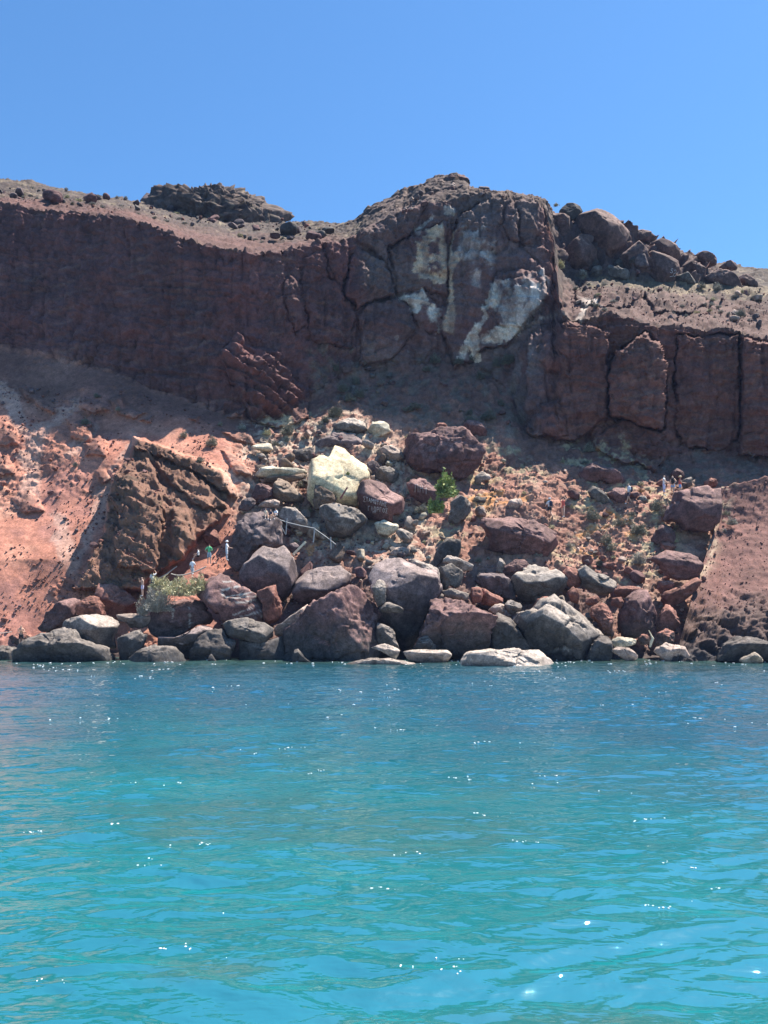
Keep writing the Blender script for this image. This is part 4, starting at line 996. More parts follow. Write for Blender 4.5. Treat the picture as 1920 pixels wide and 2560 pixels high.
boulder('K', [(1345, 690), (1390, 653), (1450, 665), (1474, 705), (1380, 712)], 'crest', 'small skyline boulder above the slumped one', None, boxy=3.9, Y=104)
boulder('K', [(1446, 750), (1540, 738), (1605, 810), (1592, 845), (1520, 810)], 'crest', 'last small boulder at the right end of the crest pile', None, boxy=3.9, Y=100)
boulder('K', [(575, 705), (620, 650), (690, 690), (845, 780), (700, 778), (590, 765)], 'gray', 'shaded sloping slab below the tall smooth crest boulder', None, boxy=3.9, Y=97.2)
boulder('K', [(505, 750), (520, 695), (580, 680), (590, 740), (560, 760)], 'gray', 'small grey stone at the foot of the egg-shaped boulder', None, boxy=3.9, Y=96.8)
boulder('J', [(1225, 150), (1260, 105), (1310, 90), (1360, 110), (1385, 160), (1330, 200), (1250, 190)], 'maroon', 'crumbly rock cap on the very top of the summit tower', Y=99, rough=0.7)
boulder('J', [(1430, 195), (1450, 172), (1500, 170), (1525, 195), (1480, 215)], 'plum', 'flat rock lying on the summit right of the crumbly cap', Y=97.5)
boulder('J', [(1265, 240), (1310, 205), (1345, 220), (1340, 265), (1290, 275)], 'pink', 'sunlit pink-brown block below the crumbly summit cap', Y=95.5)
# ------------------------------------------------------------------ loose stones: separate things, a few shapes copied about
def stone_proto(seed, flat):
    V, Fc = ico(3)
    r = np.random.default_rng(seed)
    P = V * np.array([1.0, r.uniform(0.6, 0.95), flat])
    for _ in range(9):
        n = r.normal(size=3); n /= np.linalg.norm(n)
        h = (P @ n).max() * r.uniform(0.45, 0.8)
        d = P @ n
        P = P - np.outer(np.maximum(d - h, 0), n)
    P = P * (1 + 0.06 * fbm(V * 2.2 + seed, 3, seed))[:, None]
    return P, Fc
PROTO = [stone_proto(400 + k, (0.55, 0.8, 0.35, 0.65)[k % 4]) for k in range(8)]
SMESH = {}
def stone_mesh(k, ck):
    if (k, ck) not in SMESH:
        P_, F_ = PROTO[k]
        n = fbm(P_ * 2 + k, 3, 7)
        c = np.clip(np.array(COL[ck]) * (1 + 0.3 * n)[:, None], 0.01, 0.9)
        SMESH[(k, ck)] = mesh_np('loose_stone', P_, F_, M_ROCK, c)
    return SMESH[(k, ck)]
def inpoly(x, y, pg):
    return polysd(np.array([x]), np.array([y]), pg)[0] > 0
def scatter(n, pg, smin, smax, cols, label, group, cat='stone', name='loose_stone', seed=1, sink=0.1):
    r = random.Random(seed)
    pg = np.array(pg, float)
    made = 0; tries = 0
    while made < n and tries < n * 60:
        tries += 1
        x = r.uniform(pg[:, 0].min(), pg[:, 0].max()); y = r.uniform(pg[:, 1].min(), pg[:, 1].max())
        if not inpoly(x, y, pg): continue
        p = on_slope(x, y)
        if vnoise(np.array([[p[0] / 2.6, p[1] / 2.6, p[2] / 2.6]]), seed + 40)[0] < -0.12: continue
        s = smin * (smax / smin) ** (r.random() ** 1.6)
        o = link(name, stone_mesh(r.randrange(8), r.choice(cols)), None, (p[0], p[1] - 0.35 * s, p[2] + s * (0.45 - sink)))
        o.rotation_euler = (r.uniform(-0.5, 0.5), r.uniform(-0.5, 0.5), r.uniform(0, 6.28))
        o.scale = (s, s, s)
        tag(o, label, cat, group)
        made += 1
scatter(62, [(620, 1400), (1500, 1400), (1500, 1600), (620, 1600)], 0.22, 0.75, ['maroon', 'red', 'gray', 'pale', 'plum'], 'loose angular stone lying between the big shore boulders', 'stones between the shore boulders', seed=3)
scatter(94, [(640, 1090), (900, 1060), (1060, 1200), (1080, 1400), (900, 1400), (700, 1360), (560, 1260)], 0.2, 0.8, ['pale', 'pink', 'gray', 'maroon', 'tan', 'cream'], 'broken stone in the rubble around the largest yellow boulder', 'rubble round the yellow boulder', seed=4)
scatter(60, [(1090, 1130), (1700, 1170), (1690, 1400), (1420, 1430), (1100, 1360)], 0.14, 0.5, ['maroon', 'red', 'pink', 'gray'], 'loose stone on the grassy orange slope around the footpath', 'stones on the grassy slope', seed=5)
scatter(26, [(1400, 1400), (1700, 1400), (1720, 1620), (1520, 1620)], 0.2, 0.55, ['red', 'maroon', 'pink'], 'red stone fallen between the boulders below the small cave', 'stones below the cave', seed=6)
scatter(26, [(820, 880), (1280, 900), (1320, 1080), (1000, 1040), (830, 1000)], 0.25, 0.9, ['maroon', 'plum', 'gray'], 'shaded stone on the scrubby ground at the foot of the scarred tower', 'stones at the foot of the tower', seed=8)
scatter(26, [(0, 960), (300, 1000), (420, 1090), (200, 1500), (0, 1560)], 0.15, 0.45, ['red', 'maroon'], 'dark stone stuck in the bare red slope', 'stones on the red slope', seed=9)
def scatter_top(n, pg, smin, smax, cols, label, group, seed):
    scatter(n, pg, smin, smax, cols, label, group, cat='rock', name='hilltop_rock', seed=seed, sink=0.15)
scatter_top(70, [(0, 470), (260, 490), (420, 500), (640, 560), (860, 560), (860, 590), (640, 610), (400, 545), (0, 500)], 0.3, 1.6, ['plum', 'maroon', 'dark'], 'dark rock lying in the dry grass on the left hilltop', 'rocks on the left hilltop', 12)
scatter_top(24, [(935, 545), (1060, 476), (1140, 468), (1300, 489), (1290, 495), (1140, 494), (950, 556)], 0.25, 0.6, ['maroon', 'plum', 'pink'], 'broken rock on the sunlit top of the scarred tower', 'rocks on top of the tower', 13)
scatter_top(34, [(1440, 700), (1900, 730), (1900, 830), (1640, 800), (1440, 780)], 0.2, 0.7, ['maroon', 'plum', 'pink'], 'rock on the bench between the fluted cliff and the crest boulders', 'rocks on the right bench', 14)

def scree(n, seed=21):
    """the small stuff nobody could count: one mesh"""
    r = np.random.default_rng(seed)
    low = []
    for k in range(6):
        V, Fc = ico(1)
        rr = np.random.default_rng(600 + k)
        low.append((V * rr.uniform(0.55, 1.0, 3) * (1 + 0.25 * rr.normal(size=(len(V), 1)) * 0.5), Fc))
    zone = [np.array(z, float) for z in ([(600, 1060), (900, 1040), (1100, 1120), (1700, 1190), (1720, 1620), (560, 1630), (520, 1300)], [(0, 960), (560, 1000), (520, 1300), (200, 1600), (0, 1600)], [(0, 465), (640, 545), (880, 560), (860, 600), (400, 550), (0, 505)], [(1420, 700), (1920, 735), (1920, 840), (1430, 790)])]
    quota = [0.60, 0.22, 0.09, 0.09]
    Vs, Fs, Cs = [], [], []
    off = 0
    pal = [np.array(COL[k]) for k in ('maroon', 'red', 'pink', 'gray', 'pale', 'tan', 'plum')]
    G = P.reshape(NR, NX, 3)
    for z, q in zip(zone, quota):
        m = 0
        while m < n * q:
            x = r.uniform(z[:, 0].min(), z[:, 0].max(), 4000); y = r.uniform(z[:, 1].min(), z[:, 1].max(), 4000)
            ok = polysd(x, y, z) > 0
            for xx, yy in zip(x[ok], y[ok]):
                if m >= n * q: break
                p = on_slope(xx, yy)
                if q > 0.1 and vnoise(p[None] / 2.2, 55)[0] < r.uniform(-0.5, 0.3): continue
                v, f = low[r.integers(6)]
                s = 0.045 * math.exp(abs(r.normal()) * 0.65)
                a = r.uniform(0, 6.28); ca, sa = math.cos(a), math.sin(a)
                R = np.array([[ca, -sa, 0], [sa, ca, 0], [0, 0, 0.75]])
                Vs.append(v @ R.T * s + p + np.array([0, -0.3 * s, 0.3 * s]))
                Fs.append(f + off); off += len(v)
                kk = pal[r.integers(7)] if q > 0.5 else pal[r.choice([0, 1, 1, 6])]
                Cs.append(np.tile(kk * r.uniform(0.75, 1.3), (len(v), 1)))
                m += 1
    for k in range(1000):
        p = HEADP[r.integers(len(HEADP))]
        v, f = low[r.integers(6)]
        s = 0.03 * math.exp(abs(r.normal()) * 0.6)
        Vs.append(v * s + p + r.normal(size=3) * 0.03 + np.array([0, -0.3 * s, 0.3 * s])); Fs.append(f + off); off += len(v)
        Cs.append(np.tile(np.array([0.22, 0.11, 0.092]) * r.uniform(0.8, 1.35), (len(v), 1)))
    o = link('scree', mesh_np('scree', np.concatenate(Vs), np.concatenate(Fs), M_ROCK, np.clip(np.concatenate(Cs), 0.01, 0.85)))
    tag(o, 'fine scree and gravel strewn over the slopes', 'scree', kind='stuff')
scree(9000)
def blocks(n, pg, smin, smax, cols, label, group, seed):
    scatter(n, pg, smin, smax, cols, label, group, cat='block', name='fallen_block', seed=seed, sink=0.0)
blocks(40, [(640, 1430), (1480, 1430), (1500, 1590), (620, 1590)], 0.55, 1.25, ['maroon', 'plum', 'gray', 'pale', 'dark'], 'broken block jammed behind the first row of shore boulders', 'blocks jammed among the shore boulders', 31)
blocks(46, [(620, 1120), (900, 1080), (1080, 1260), (1060, 1400), (860, 1410), (680, 1340)], 0.5, 1.3, ['tan', 'cream', 'pink', 'pale', 'brown', 'maroon'], 'fresh angular block of the pale rockfall in mid slope', 'blocks of the pale rockfall', 32)
blocks(16, [(1400, 1230), (1680, 1260), (1700, 1420), (1560, 1560), (1420, 1440)], 0.4, 0.9, ['maroon', 'red', 'maroon'], 'maroon block strewn on the slope left of the small cave', 'maroon blocks left of the cave', 33)
blocks(14, [(1380, 560), (1640, 640), (1640, 690), (1440, 690)], 0.6, 1.3, ['plum', 'maroon', 'dark'], 'block wedged among the crest boulders beside the summit tower', 'blocks among the crest boulders', 34)

# ------------------------------------------------------------------ shrubs
def shrub_mesh(name, rx, rz, kind, seed):
    """twigs fanning out of one root with leaf-sized faces along them"""
    r = np.random.default_rng(seed)
    PAL = {'grey': [(0.30, 0.29, 0.22), (0.22, 0.22, 0.16), (0.38, 0.36, 0.28)], 'green': [(0.40, 0.48, 0.14), (0.26, 0.34, 0.09), (0.54, 0.58, 0.22)],
           'yellow': [(0.66, 0.60, 0.34), (0.52, 0.49, 0.28), (0.74, 0.67, 0.42)], 'dry': [(0.52, 0.48, 0.40), (0.40, 0.37, 0.30), (0.62, 0.57, 0.49)],
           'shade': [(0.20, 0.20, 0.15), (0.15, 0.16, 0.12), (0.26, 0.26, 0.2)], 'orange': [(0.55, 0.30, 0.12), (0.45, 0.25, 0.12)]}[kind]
    n = int(np.clip(2600 * (rx * rz) ** 0.75, 260, 6000))
    if kind in ('green', 'yellow'): n = int(n * 0.45)
    d = r.normal(size=(n, 3)); d[:, 2] = np.abs(d[:, 2]) * 0.9 + 0.05
    d /= np.linalg.norm(d, axis=1, keepdims=True)
    lump = 0.74 + 0.75 * fbm(d * 1.9 + seed, 3, seed)
    rad = (r.random(n) ** 0.35) * lump
    c = d * rad[:, None] * np.array([rx, rx * 0.85, rz * 1.05])
    L = (0.10 if kind in ('grey', 'shade') else 0.16) * (0.5 + r.random(n)) * (0.6 + 0.5 * min(rx, 1.2)) * (1.5 if kind in ('green', 'yellow') else 1)
    Wd = L * (0.42 if kind in ('grey', 'green', 'shade') else 0.16)
    ax = d + 0.55 * r.normal(size=(n, 3)); ax /= np.linalg.norm(ax, axis=1, keepdims=True)
    b = np.cross(ax, r.normal(size=(n, 3))); b /= np.linalg.norm(b, axis=1, keepdims=True) + 1e-9
    A = c - ax * L[:, None] * 0.5; B = c + ax * L[:, None] * 0.5
    M1 = c + b * Wd[:, None] * 0.5; M2 = c - b * Wd[:, None] * 0.5
    V = np.stack([A, M1, B, M2], 1).reshape(-1, 3)
    Fq = np.arange(4 * n).reshape(n, 4)
    pal = np.array(PAL)[r.integers(0, len(PAL), n)]
    tone = (1 + 0.3 * fbm(c * 3.0 / max(rx, 0.3) + seed, 2, seed + 1))[:, None]
    col = np.repeat(pal * tone, 4, axis=0)
    return mesh_np(name, V, Fq, M_LEAF, np.clip(col, 0.01, 0.8))

def twig_mesh(rx, rz, seed):
    r = np.random.default_rng(seed)
    V, Fq = [], []
    for k in range(14):
        d = r.normal(size=3); d[2] = abs(d[2]) + 0.4; d /= np.linalg.norm(d)
        e = d * np.array([rx, rx * 0.85, rz]) * 0.85
        s = np.cross(d, [0.3, 0.8, 0.1]); s /= np.linalg.norm(s); t = np.cross(d, s)
        w = 0.025 * (0.6 + rx * 0.4)
        i = len(V)
        for base, ww in ((np.array([0, 0, -0.05]), w), (e * 0.5 + r.normal(size=3) * 0.05, w * 0.7), (e, w * 0.25)):
            for a in range(4):
                V.append(base + s * ww * math.cos(a * 1.5708) + t * ww * math.sin(a * 1.5708))
        for j in range(2):
            for a in range(4):
                Fq.append([i + j * 4 + a, i + j * 4 + (a + 1) % 4, i + j * 4 + 4 + (a + 1) % 4, i + j * 4 + 4 + a])
    return mesh_np('twigs', np.array(V), np.array(Fq), M_TWIG)
M_TWIG = plain_material('twig_bark', (0.22, 0.17, 0.13))

def shrub(x, y, rpx, hpx, kind, label, cat='shrub', group=None, Y=None, name='shrub', lift=0.0):
    p = on_slope(x, y + hpx * 0.6) if Y is None else p3(x, y + hpx * 0.6, Y)
    m = p[1] / F
    rx, rz = rpx * m, hpx * 1.7 * m
    seed = int(x * 3 + y * 7) % 9000
    o = empty(name, (p[0], p[1] - 0.35 * rx, p[2] - 0.05 + lift))
    tag(o, label, cat, group)
    link('foliage', shrub_mesh('foliage', rx, rz, kind, seed), o)
    link('twigs', twig_mesh(rx, rz, seed + 1), o)
    return o
shrub(1110, 1222, 36, 34, 'green', 'bright green leafy bush between dark rocks, the only vivid green plant', 'bush', name='bush', Y=70.8)
shrub(1088, 1268, 30, 22, 'green', 'lower pale green bush hanging below the bright green one', 'bush', name='bush', Y=70.2)
shrub(1052, 1272, 22, 14, 'grey', 'dust-coloured grey-green bush in the shade left of the bright green bush', 'bush', name='bush', Y=72.2)
shrub(1025, 1228, 8, 9, 'yellow', 'tiny yellowish plant above the graffiti boulder')
shrub(398, 1502, 48, 44, 'dry', 'large dry grey bush hanging over the dark shore block', 'bush', name='bush', Y=62.4)
shrub(358, 1520, 18, 26, 'dry', 'dry grey bush drooping left of the large dry one', 'bush', name='bush', Y=62.2)
shrub(455, 1468, 66, 34, 'yellow', 'large yellow-green feathery bush spread on top of the dark shore block', 'bush', name='bush', Y=62.8)
shrub(505, 1462, 38, 24, 'yellow', 'small yellow-green bush joining the right end of the feathery one', 'bush', name='bush', Y=63)
shrub(400, 1458, 34, 24, 'yellow', 'pale yellow tuft at the left end of the feathery bush', 'bush', name='bush', Y=63.2)
for (x, y, r_, k, l) in [
    (214, 1050, 15, 'grey', 'round grey-green cushion shrub below the dark outcrop, largest on the bare red slope'), (297, 1023, 9, 'grey', 'small cushion shrub near the shade edge on the red slope'),
    (459, 1086, 14, 'grey', 'grey cushion shrub above the brown buttress, left one of the pair there'), (530, 1109, 20, 'grey', 'big dark cushion shrub above the right end of the brown buttress'),
    (501, 1153, 14, 'grey', 'flattened shrub on the upper ledge of the brown buttress'), (552, 1063, 9, 'grey', 'tiny dark shrub just under the shadow edge of the left cliff'),
    (606, 1070, 13, 'dry', 'dry pale shrub under the shadow edge beside the sunlit rib'), (189, 1163, 9, 'grey', 'flat little shrub in the middle of the red slope'),
    (243, 993, 10, 'shade', 'shrub in the shade at the foot of the left cliff'), (720, 1084, 24, 'grey', 'broad olive shrub at the top of the rubble, left of the cream boulder'),
    (668, 1088, 15, 'yellow', 'dry yellowish shrub left of the broad olive one'), (690, 1112, 14, 'grey', 'grey shrub just below the broad olive one'),
    (756, 1208, 12, 'grey', 'grey shrub in the gap left of the largest yellow boulder'), (735, 1285, 16, 'grey', 'shaded shrub behind the handrail'),
    (1483, 1290, 23, 'grey', 'round dome-shaped shrub in the middle of the orange slope, right of the red swimsuit walker'), (1549, 1306, 16, 'grey', 'greyish shrub between two orange patches, right of the dome-shaped one'),
    (1638, 1268, 22, 'grey', 'pale sprawling shrub below the backpack walker'), (1657, 1282, 15, 'dry', 'dry whitish shrub at the right end of the sprawling one'),
    (1472, 1123, 18, 'grey', 'shrub on the crest of the grassy rise under the fluted cliff'), (1516, 1349, 20, 'grey', 'wide low shrub on the lower orange slope'),
    (1526, 1371, 17, 'grey', 'bluish shrub right under the wide low one'), (1594, 1322, 26, 'grey', 'mixed grey shrub on the stony ground left of the small cave'),
    (1594, 1402, 24, 'dry', 'airy pale grey bush left of the overhanging maroon boulder'), (1422, 1364, 12, 'dry', 'whitish upright shrub beside the huge slanting maroon block'),
    (1497, 1408, 16, 'shade', 'dark brown withered bush above the tipped grey slab'), (1814, 1281, 13, 'grey', 'shrub at the right edge of the cave roof block'),
    (1829, 1303, 18, 'dry', 'bleached shrub on the headland edge beside the cave'), (1808, 1331, 15, 'dry', 'lowest bleached shrub on the headland edge'),
    (1400, 662, 18, 'yellow', 'yellow-green tuft between the tower and the crest boulders'), (1457, 688, 12, 'dry', 'dry tuft at the left end of the right bench'),
    (1851, 780, 17, 'grey', 'round grey shrub on the right bench near the picture edge'), (1751, 716, 14, 'grey', 'grey shrub on the bench below the painted crest boulder'),
    (1790, 722, 16, 'dry', 'dry shrub on the bench below the slumped crest boulder'),
    (1390, 512, 8, 'yellow', 'tiny tuft beside the topmost crest boulder'), (870, 1183, 5, 'green', 'tiny green plant growing on the face of the yellow boulder')]:
    shrub(x, y, r_, r_ * 0.75, k, l, Y=(73.2 if (x, y) == (870, 1183) else 57.6 + 15.2 if x in (1814, 1829, 1808) else 98.2 if (x, y) == (1390, 512) else None))
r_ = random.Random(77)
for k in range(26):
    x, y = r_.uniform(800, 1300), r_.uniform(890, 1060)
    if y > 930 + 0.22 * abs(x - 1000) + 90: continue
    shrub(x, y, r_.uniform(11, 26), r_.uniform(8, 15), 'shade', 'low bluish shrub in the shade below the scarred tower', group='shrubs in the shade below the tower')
for k in range(36):
    x = r_.uniform(20, 860)
    t = r_.random()
    y = np.interp(x, [0, 300, 640, 860], [455, 485, 548, 558]) + 4 + t * np.interp(x, [0, 300, 640, 860], [36, 40, 55, 30])
    shrub(x, y, r_.uniform(5, 11), r_.uniform(3, 6), r_.choice(['grey', 'dry', 'yellow', 'dry']), 'small dry tuft on the left hilltop', group='tufts on the left hilltop')
for k in range(30):
    x, y = r_.uniform(1430, 1900), 0
    y = np.interp(x, [1430, 1900], [705, 735]) + r_.uniform(0, 70)
    shrub(x, y, r_.uniform(5, 12), r_.uniform(3, 6), r_.choice(['dry', 'yellow', 'grey', 'dry']), 'small dry tuft on the right-hand bench', group='tufts on the right bench')
for k in range(34):
    x, y = r_.uniform(1150, 1690), r_.uniform(1150, 1400)
    shrub(x, y, r_.uniform(6, 13), r_.uniform(4, 8), r_.choice(['dry', 'yellow', 'orange', 'grey']), 'small tuft on the grassy orange slope', group='tufts on the grassy slope')
for k in range(22):
    x, y = r_.uniform(640, 1060), r_.uniform(1060, 1360)
    shrub(x, y, r_.uniform(5, 11), r_.uniform(4, 8), r_.choice(['dry', 'yellow', 'grey']), 'small tuft among the rubble in the middle of the slope', group='tufts in the rubble')

# ------------------------------------------------------------------ lava knoll on the left skyline
def knoll():
    pg = px('P', [(225, 505), (290, 486), (350, 478), (380, 474), (405, 470), (463, 478), (520, 474), (600, 472), (640, 481), (675, 487), (705, 490), (748, 514), (778, 560), (740, 600), (640, 610), (560, 600), (480, 590), (370, 570), (260, 540)])
    me, cen, info = rock_mesh('lava_knoll', pg, 120.0, 0.6, [], 'dark', 0.9, 77, dusty=0.1, wet=False, boxy=2.2)
    P_ = info[5]
    n = 1.3 * fbm(P_ / 3.2, 3, 4) + 1.3 * fbm(P_ / 1.4, 3, 5, ridged=True) + 0.6 * fbm(P_ / 0.5, 3, 6, ridged=True)
    c = np.tile(np.array([0.095, 0.066, 0.06]), (len(P_), 1))
    c = mix(c, (0.14, 0.10, 0.085), sstep(-0.1, 0.4, n / 1.5))
    c = mix(c, (0.19, 0.15, 0.11), sstep(0.3, 0.5, fbm(P_ / 0.8, 3, 9)))
    g = P_ / (np.linalg.norm(P_, axis=1, keepdims=True) + 1e-9)
    me.vertices.foreach_set('co', (P_ + g * (0.75 * n)[:, None]).astype(np.float32).ravel())
    c4 = np.ones((len(P_), 4), np.float32); c4[:, :3] = c
    me.color_attributes['Col'].data.foreach_set('color', c4.ravel())
    me.update()
    tag(link('lava_knoll', me, None, cen), 'dark knobbly lava knoll on the left skyline', 'knoll', kind='structure')
knoll()

# ------------------------------------------------------------------ tubes
def tube(name, pts, rad, mat, parent=None, n=6, closed_ends=True):
    pts = [Vector(p) for p in pts]
    V, Fq = [], []
    for i, p in enumerate(pts):
        d = (pts[min(i + 1, len(pts) - 1)] - pts[max(i - 1, 0)]).normalized()
        s = d.cross(Vector((0.12, 0.93, 0.31))).normalized(); t = d.cross(s)
        rr = rad[i] if isinstance(rad, (list, tuple)) else rad
        for a in range(n):
            V.append(p + s * rr * math.cos(2 * math.pi * a / n) + t * rr * math.sin(2 * math.pi * a / n))
    for i in range(len(pts) - 1):
        for a in range(n):
            Fq.append([i * n + a, i * n + (a + 1) % n, (i + 1) * n + (a + 1) % n, (i + 1) * n + a])
    if closed_ends:
        Fq.append(list(range(n))[::-1]); Fq.append([(len(pts) - 1) * n + a for a in range(n)])
    me = bpy.data.meshes.new(name)
    me.from_pydata([v[:] for v in V], [], Fq)
    me.materials.append(mat)
    return link(name, me, parent)
M_STEEL = plain_material('galvanised_steel', (0.27, 0.28, 0.29), rough=0.5)
M_ROPE = plain_material('weathered_rope', (0.40, 0.35, 0.30))
M_WOOD = plain_material('sun_bleached_wood', (0.62, 0.53, 0.37), var=0.25)
M_REDWOOD = plain_material('red_painted_wood', (0.22, 0.05, 0.05), var=0.25)
def Z3(pts, Y): 
    q = px('Z3', pts)
    return [Vector(p3(a, b, Y)) for a, b in q]
hr = empty('handrail', Z3([(1080, 800)], 69.2)[0])
tag(hr, 'grey metal handrail on posts guarding the path below the largest yellow boulder', 'handrail')
def child_tube(name, pts, rad, mat, root):
    o = tube(name, [Vector(p) - root.location for p in pts], rad, mat, root)
    return o
child_tube('post', Z3([(585, 340), (562, 650)], 69.2), 0.045, M_STEEL, hr)
child_tube('post', Z3([(1108, 525), (1078, 800)], 69.2), 0.06, M_STEEL, hr)
child_tube('post', Z3([(1408, 700), (1412, 930)], 69.2), 0.05, M_STEEL, hr)
child_tube('rail', Z3([(455, 375), (600, 425), (850, 485), (1108, 535)], 69.15), 0.04, M_STEEL, hr)
child_tube('rail', Z3([(1110, 545), (1330, 700), (1505, 838)], 69.15), 0.035, M_STEEL, hr)
child_tube('brace', Z3([(470, 480), (560, 660)], 69.2), 0.025, M_STEEL, hr)
def zz(fr, pts, Ys):
    q = px(fr, pts)
    return [p3(a, b, y_) for (a, b), y_ in zip(q, Ys)]
tag(tube('rope', zz('Z6', [(380, 670), (450, 630), (530, 585), (610, 525), (690, 465)], [66.5, 66.7, 66.9, 67.1, 67.4]), 0.05, M_ROPE), 'straight rope railing running up the path from the dark-haired visitor', 'rope')
tag(tube('rope', zz('Z6', [(600, 580), (660, 598), (720, 604), (790, 598), (850, 586), (930, 560), (1000, 535), (1070, 505), (1140, 470)], [65.6] * 9), 0.05, M_ROPE), 'sagging rope hanging between rocks in front of the white-shirted visitor', 'rope')
tag(tube('rope', zz('A', [(-40, 808), (0, 806), (50, 802), (95, 795)], [65] * 4), 0.035, M_ROPE), 'rope stretched just above the shore at the left edge', 'rope')
def plank(name, fr, a, b, wpx, Y, mat, label, cat):
    q = px(fr, [a, b])
    A, B = p3(q[0, 0], q[0, 1], Y), p3(q[1, 0], q[1, 1], Y)
    e = B - A; L = np.linalg.norm(e); e /= L
    w = wpx * Y / F
    s = np.cross(e, [0, -1, 0.35]); s /= np.linalg.norm(s); t = np.cross(e, s)
    bm = bmesh.new()
    bmesh.ops.create_cube(bm, size=1)
    for v in bm.verts:
        c = v.co
        v.co = Vector((A + B) / 2 + e * c.x * L + s * c.y * w + t * c.z * 0.05)
    bmesh.ops.bevel(bm, geom=bm.edges[:], offset=0.012, segments=1, affect='EDGES')
    me = bpy.data.meshes.new(name); bm.to_mesh(me); bm.free(); me.materials.append(mat)
    tag(link(name, me), label, cat)
plank('wooden_plank', 'Z3', (935, 790), (695, 1030), 4.5, 68.4, M_WOOD, 'pale yellow wooden plank leaning beside the small dark cube of rock', 'plank')
plank('wooden_post', 'E', (1222, 858), (1165, 950), 3.0, 71.9, M_REDWOOD, 'dark red stick leaning against the largest yellow boulder', 'stick')
tag(tube('driftwood', zz('P', [(1622, 1576), (1629, 1590), (1632, 1596), (1628, 1606), (1625, 1618)], [59.6] * 5), [0.03, 0.05, 0.10, 0.11, 0.06], M_WOOD), 'pale driftwood trunk standing on the little beach', 'driftwood')

# ------------------------------------------------------------------ writing on the rocks
M_PAINT = plain_material('old_white_paint', (0.46, 0.43, 0.43), var=0.3, scale=8)
def front_depth(info, xs, ys):
    pg, c, Y, Dp, m, P_ = info
    fx = c[0] + P_[:, 0] / m; fy = c[1] - P_[:, 2] / m
    fr = P_[:, 1] < 0.05 * Dp
    fx, fy, fd = fx[fr], fy[fr], P_[fr, 1]
    out = []
    for a, b in zip(xs, ys):
        d = (fx - a) ** 2 + (fy - b) ** 2
        i = np.argpartition(d, 6)[:6]
        out.append(fd[i].min())
    return np.array(out)
def strokes_to_rock(key, strokes, w, name, label=None):
    o, info = HERO[key]
    pg, c, Y, Dp, m, P_ = info
    V, Fq = [], []
    for st in strokes:
        st = np.array(st, float)
        pts = [st[0]]
        for a, b in zip(st[:-1], st[1:]):
            k = max(1, int(np.hypot(*(b - a)) / 1.0))
            pts += [a + (b - a) * (j + 1) / k for j in range(k)]
        pts = np.array(pts)
        dep = front_depth(info, pts[:, 0], pts[:, 1]) - 0.03
        tg = np.gradient(pts, axis=0) if len(pts) > 2 else np.tile(pts[1] - pts[0], (2, 1))
        tg /= np.linalg.norm(tg, axis=1, keepdims=True) + 1e-9
        nn = np.stack([-tg[:, 1], tg[:, 0]], 1) * w / 2
        i0 = len(V)
        for q, n_, d in zip(pts, nn, dep):
            for s_ in (1, -1):
                u = q + s_ * n_
                for back in (0, 0.02):
                    V.append(((u[0] - c[0]) * m, d + back, -(u[1] - c[1]) * m))
        for j in range(len(pts) - 1):
            a = i0 + 4 * j
            Fq += [[a, a + 2, a + 6, a + 4], [a, a + 4, a + 5, a + 1], [a + 2, a + 3, a + 7, a + 6]]
    me = bpy.data.meshes.new(name); me.from_pydata(V, [], Fq); me.materials.append(M_PAINT)
    return link(name, me, o)
GL = {'S': [[(1, 0), (0, 0), (.55, .5), (0, 1), (1, 1)]], 'T': [[(0, 0), (1, 0)], [(.5, 0), (.5, 1)]], 'A': [[(0, 1), (.5, 0), (1, 1)], [(.22, .6), (.78, .6)]],
      'M': [[(0, 1), (0, 0), (.5, .6), (1, 0), (1, 1)]], 'O': [[(.5, 0), (.1, .25), (.1, .75), (.5, 1), (.9, .75), (.9, .25), (.5, 0)]], 'Y': [[(0, 0), (.5, .5), (1, 0)], [(.5, .5), (.5, 1)]],
      'L': [[(0, 1), (.5, 0), (1, 1)]], 'H': [[(0, 0), (0, 1)], [(1, 0), (1, 1)], [(0, .5), (1, .5)]], 'G': [[(.9, 0), (.1, 0), (.1, 1)]], 'I': [[(.5, 0), (.5, 1)]],
      'W': [[(0, 1), (.3, 1), (.1, .5), (.3, 0), (.7, 0), (.9, .5), (.7, 1), (1, 1)]], 'P': [[(.1, 1), (.1, 0), (.8, 0), (.8, .5), (.1, .5)]], '+': [[(.5, .2), (.5, .8)], [(.2, .5), (.8, .5)]],
      's': [[(.9, .08), (.4, 0), (.1, .22), (.5, .5), (.85, .75), (.5, 1), (.05, .9)]], '2': [[(.1, .2), (.5, 0), (.9, .25), (.5, .55), (.1, .7), (.3, 1), (.8, .95), (.9, .75)]], '-': [[(0, .5), (1, .5)]], '/': [[(0, 1), (1, 0)]]}
def text_strokes(txt, fr, a, b, h):
    """letters set along the line a-b (baseline of their tops), h tall, all in frame units"""
    out = []
    n = len(txt)
    for i, ch in enumerate(txt):
        t0 = i / n
        cx, cy = a[0] + (b[0] - a[0]) * t0, a[1] + (b[1] - a[1]) * t0
        wd = (b[0] - a[0]) / n * 0.72
        for st in GL[ch]:
            out.append(px(fr, [(cx + u * wd, cy + v * h + (b[1] - a[1]) / n * u) for u, v in st]))
    return out
strokes_to_rock('graffiti', text_strokes('STAMOYLHS', 'Z1', (245, 555), (735, 690), 80), 1.0, 'graffiti_lettering')
strokes_to_rock('graffiti', text_strokes('+', 'Z1', (460, 665), (540, 665), 70), 0.9, 'graffiti_cross')
strokes_to_rock('graffiti', text_strokes('GIWPGOS', 'Z1', (335, 735), (755, 800), 80), 1.2, 'graffiti_lettering')
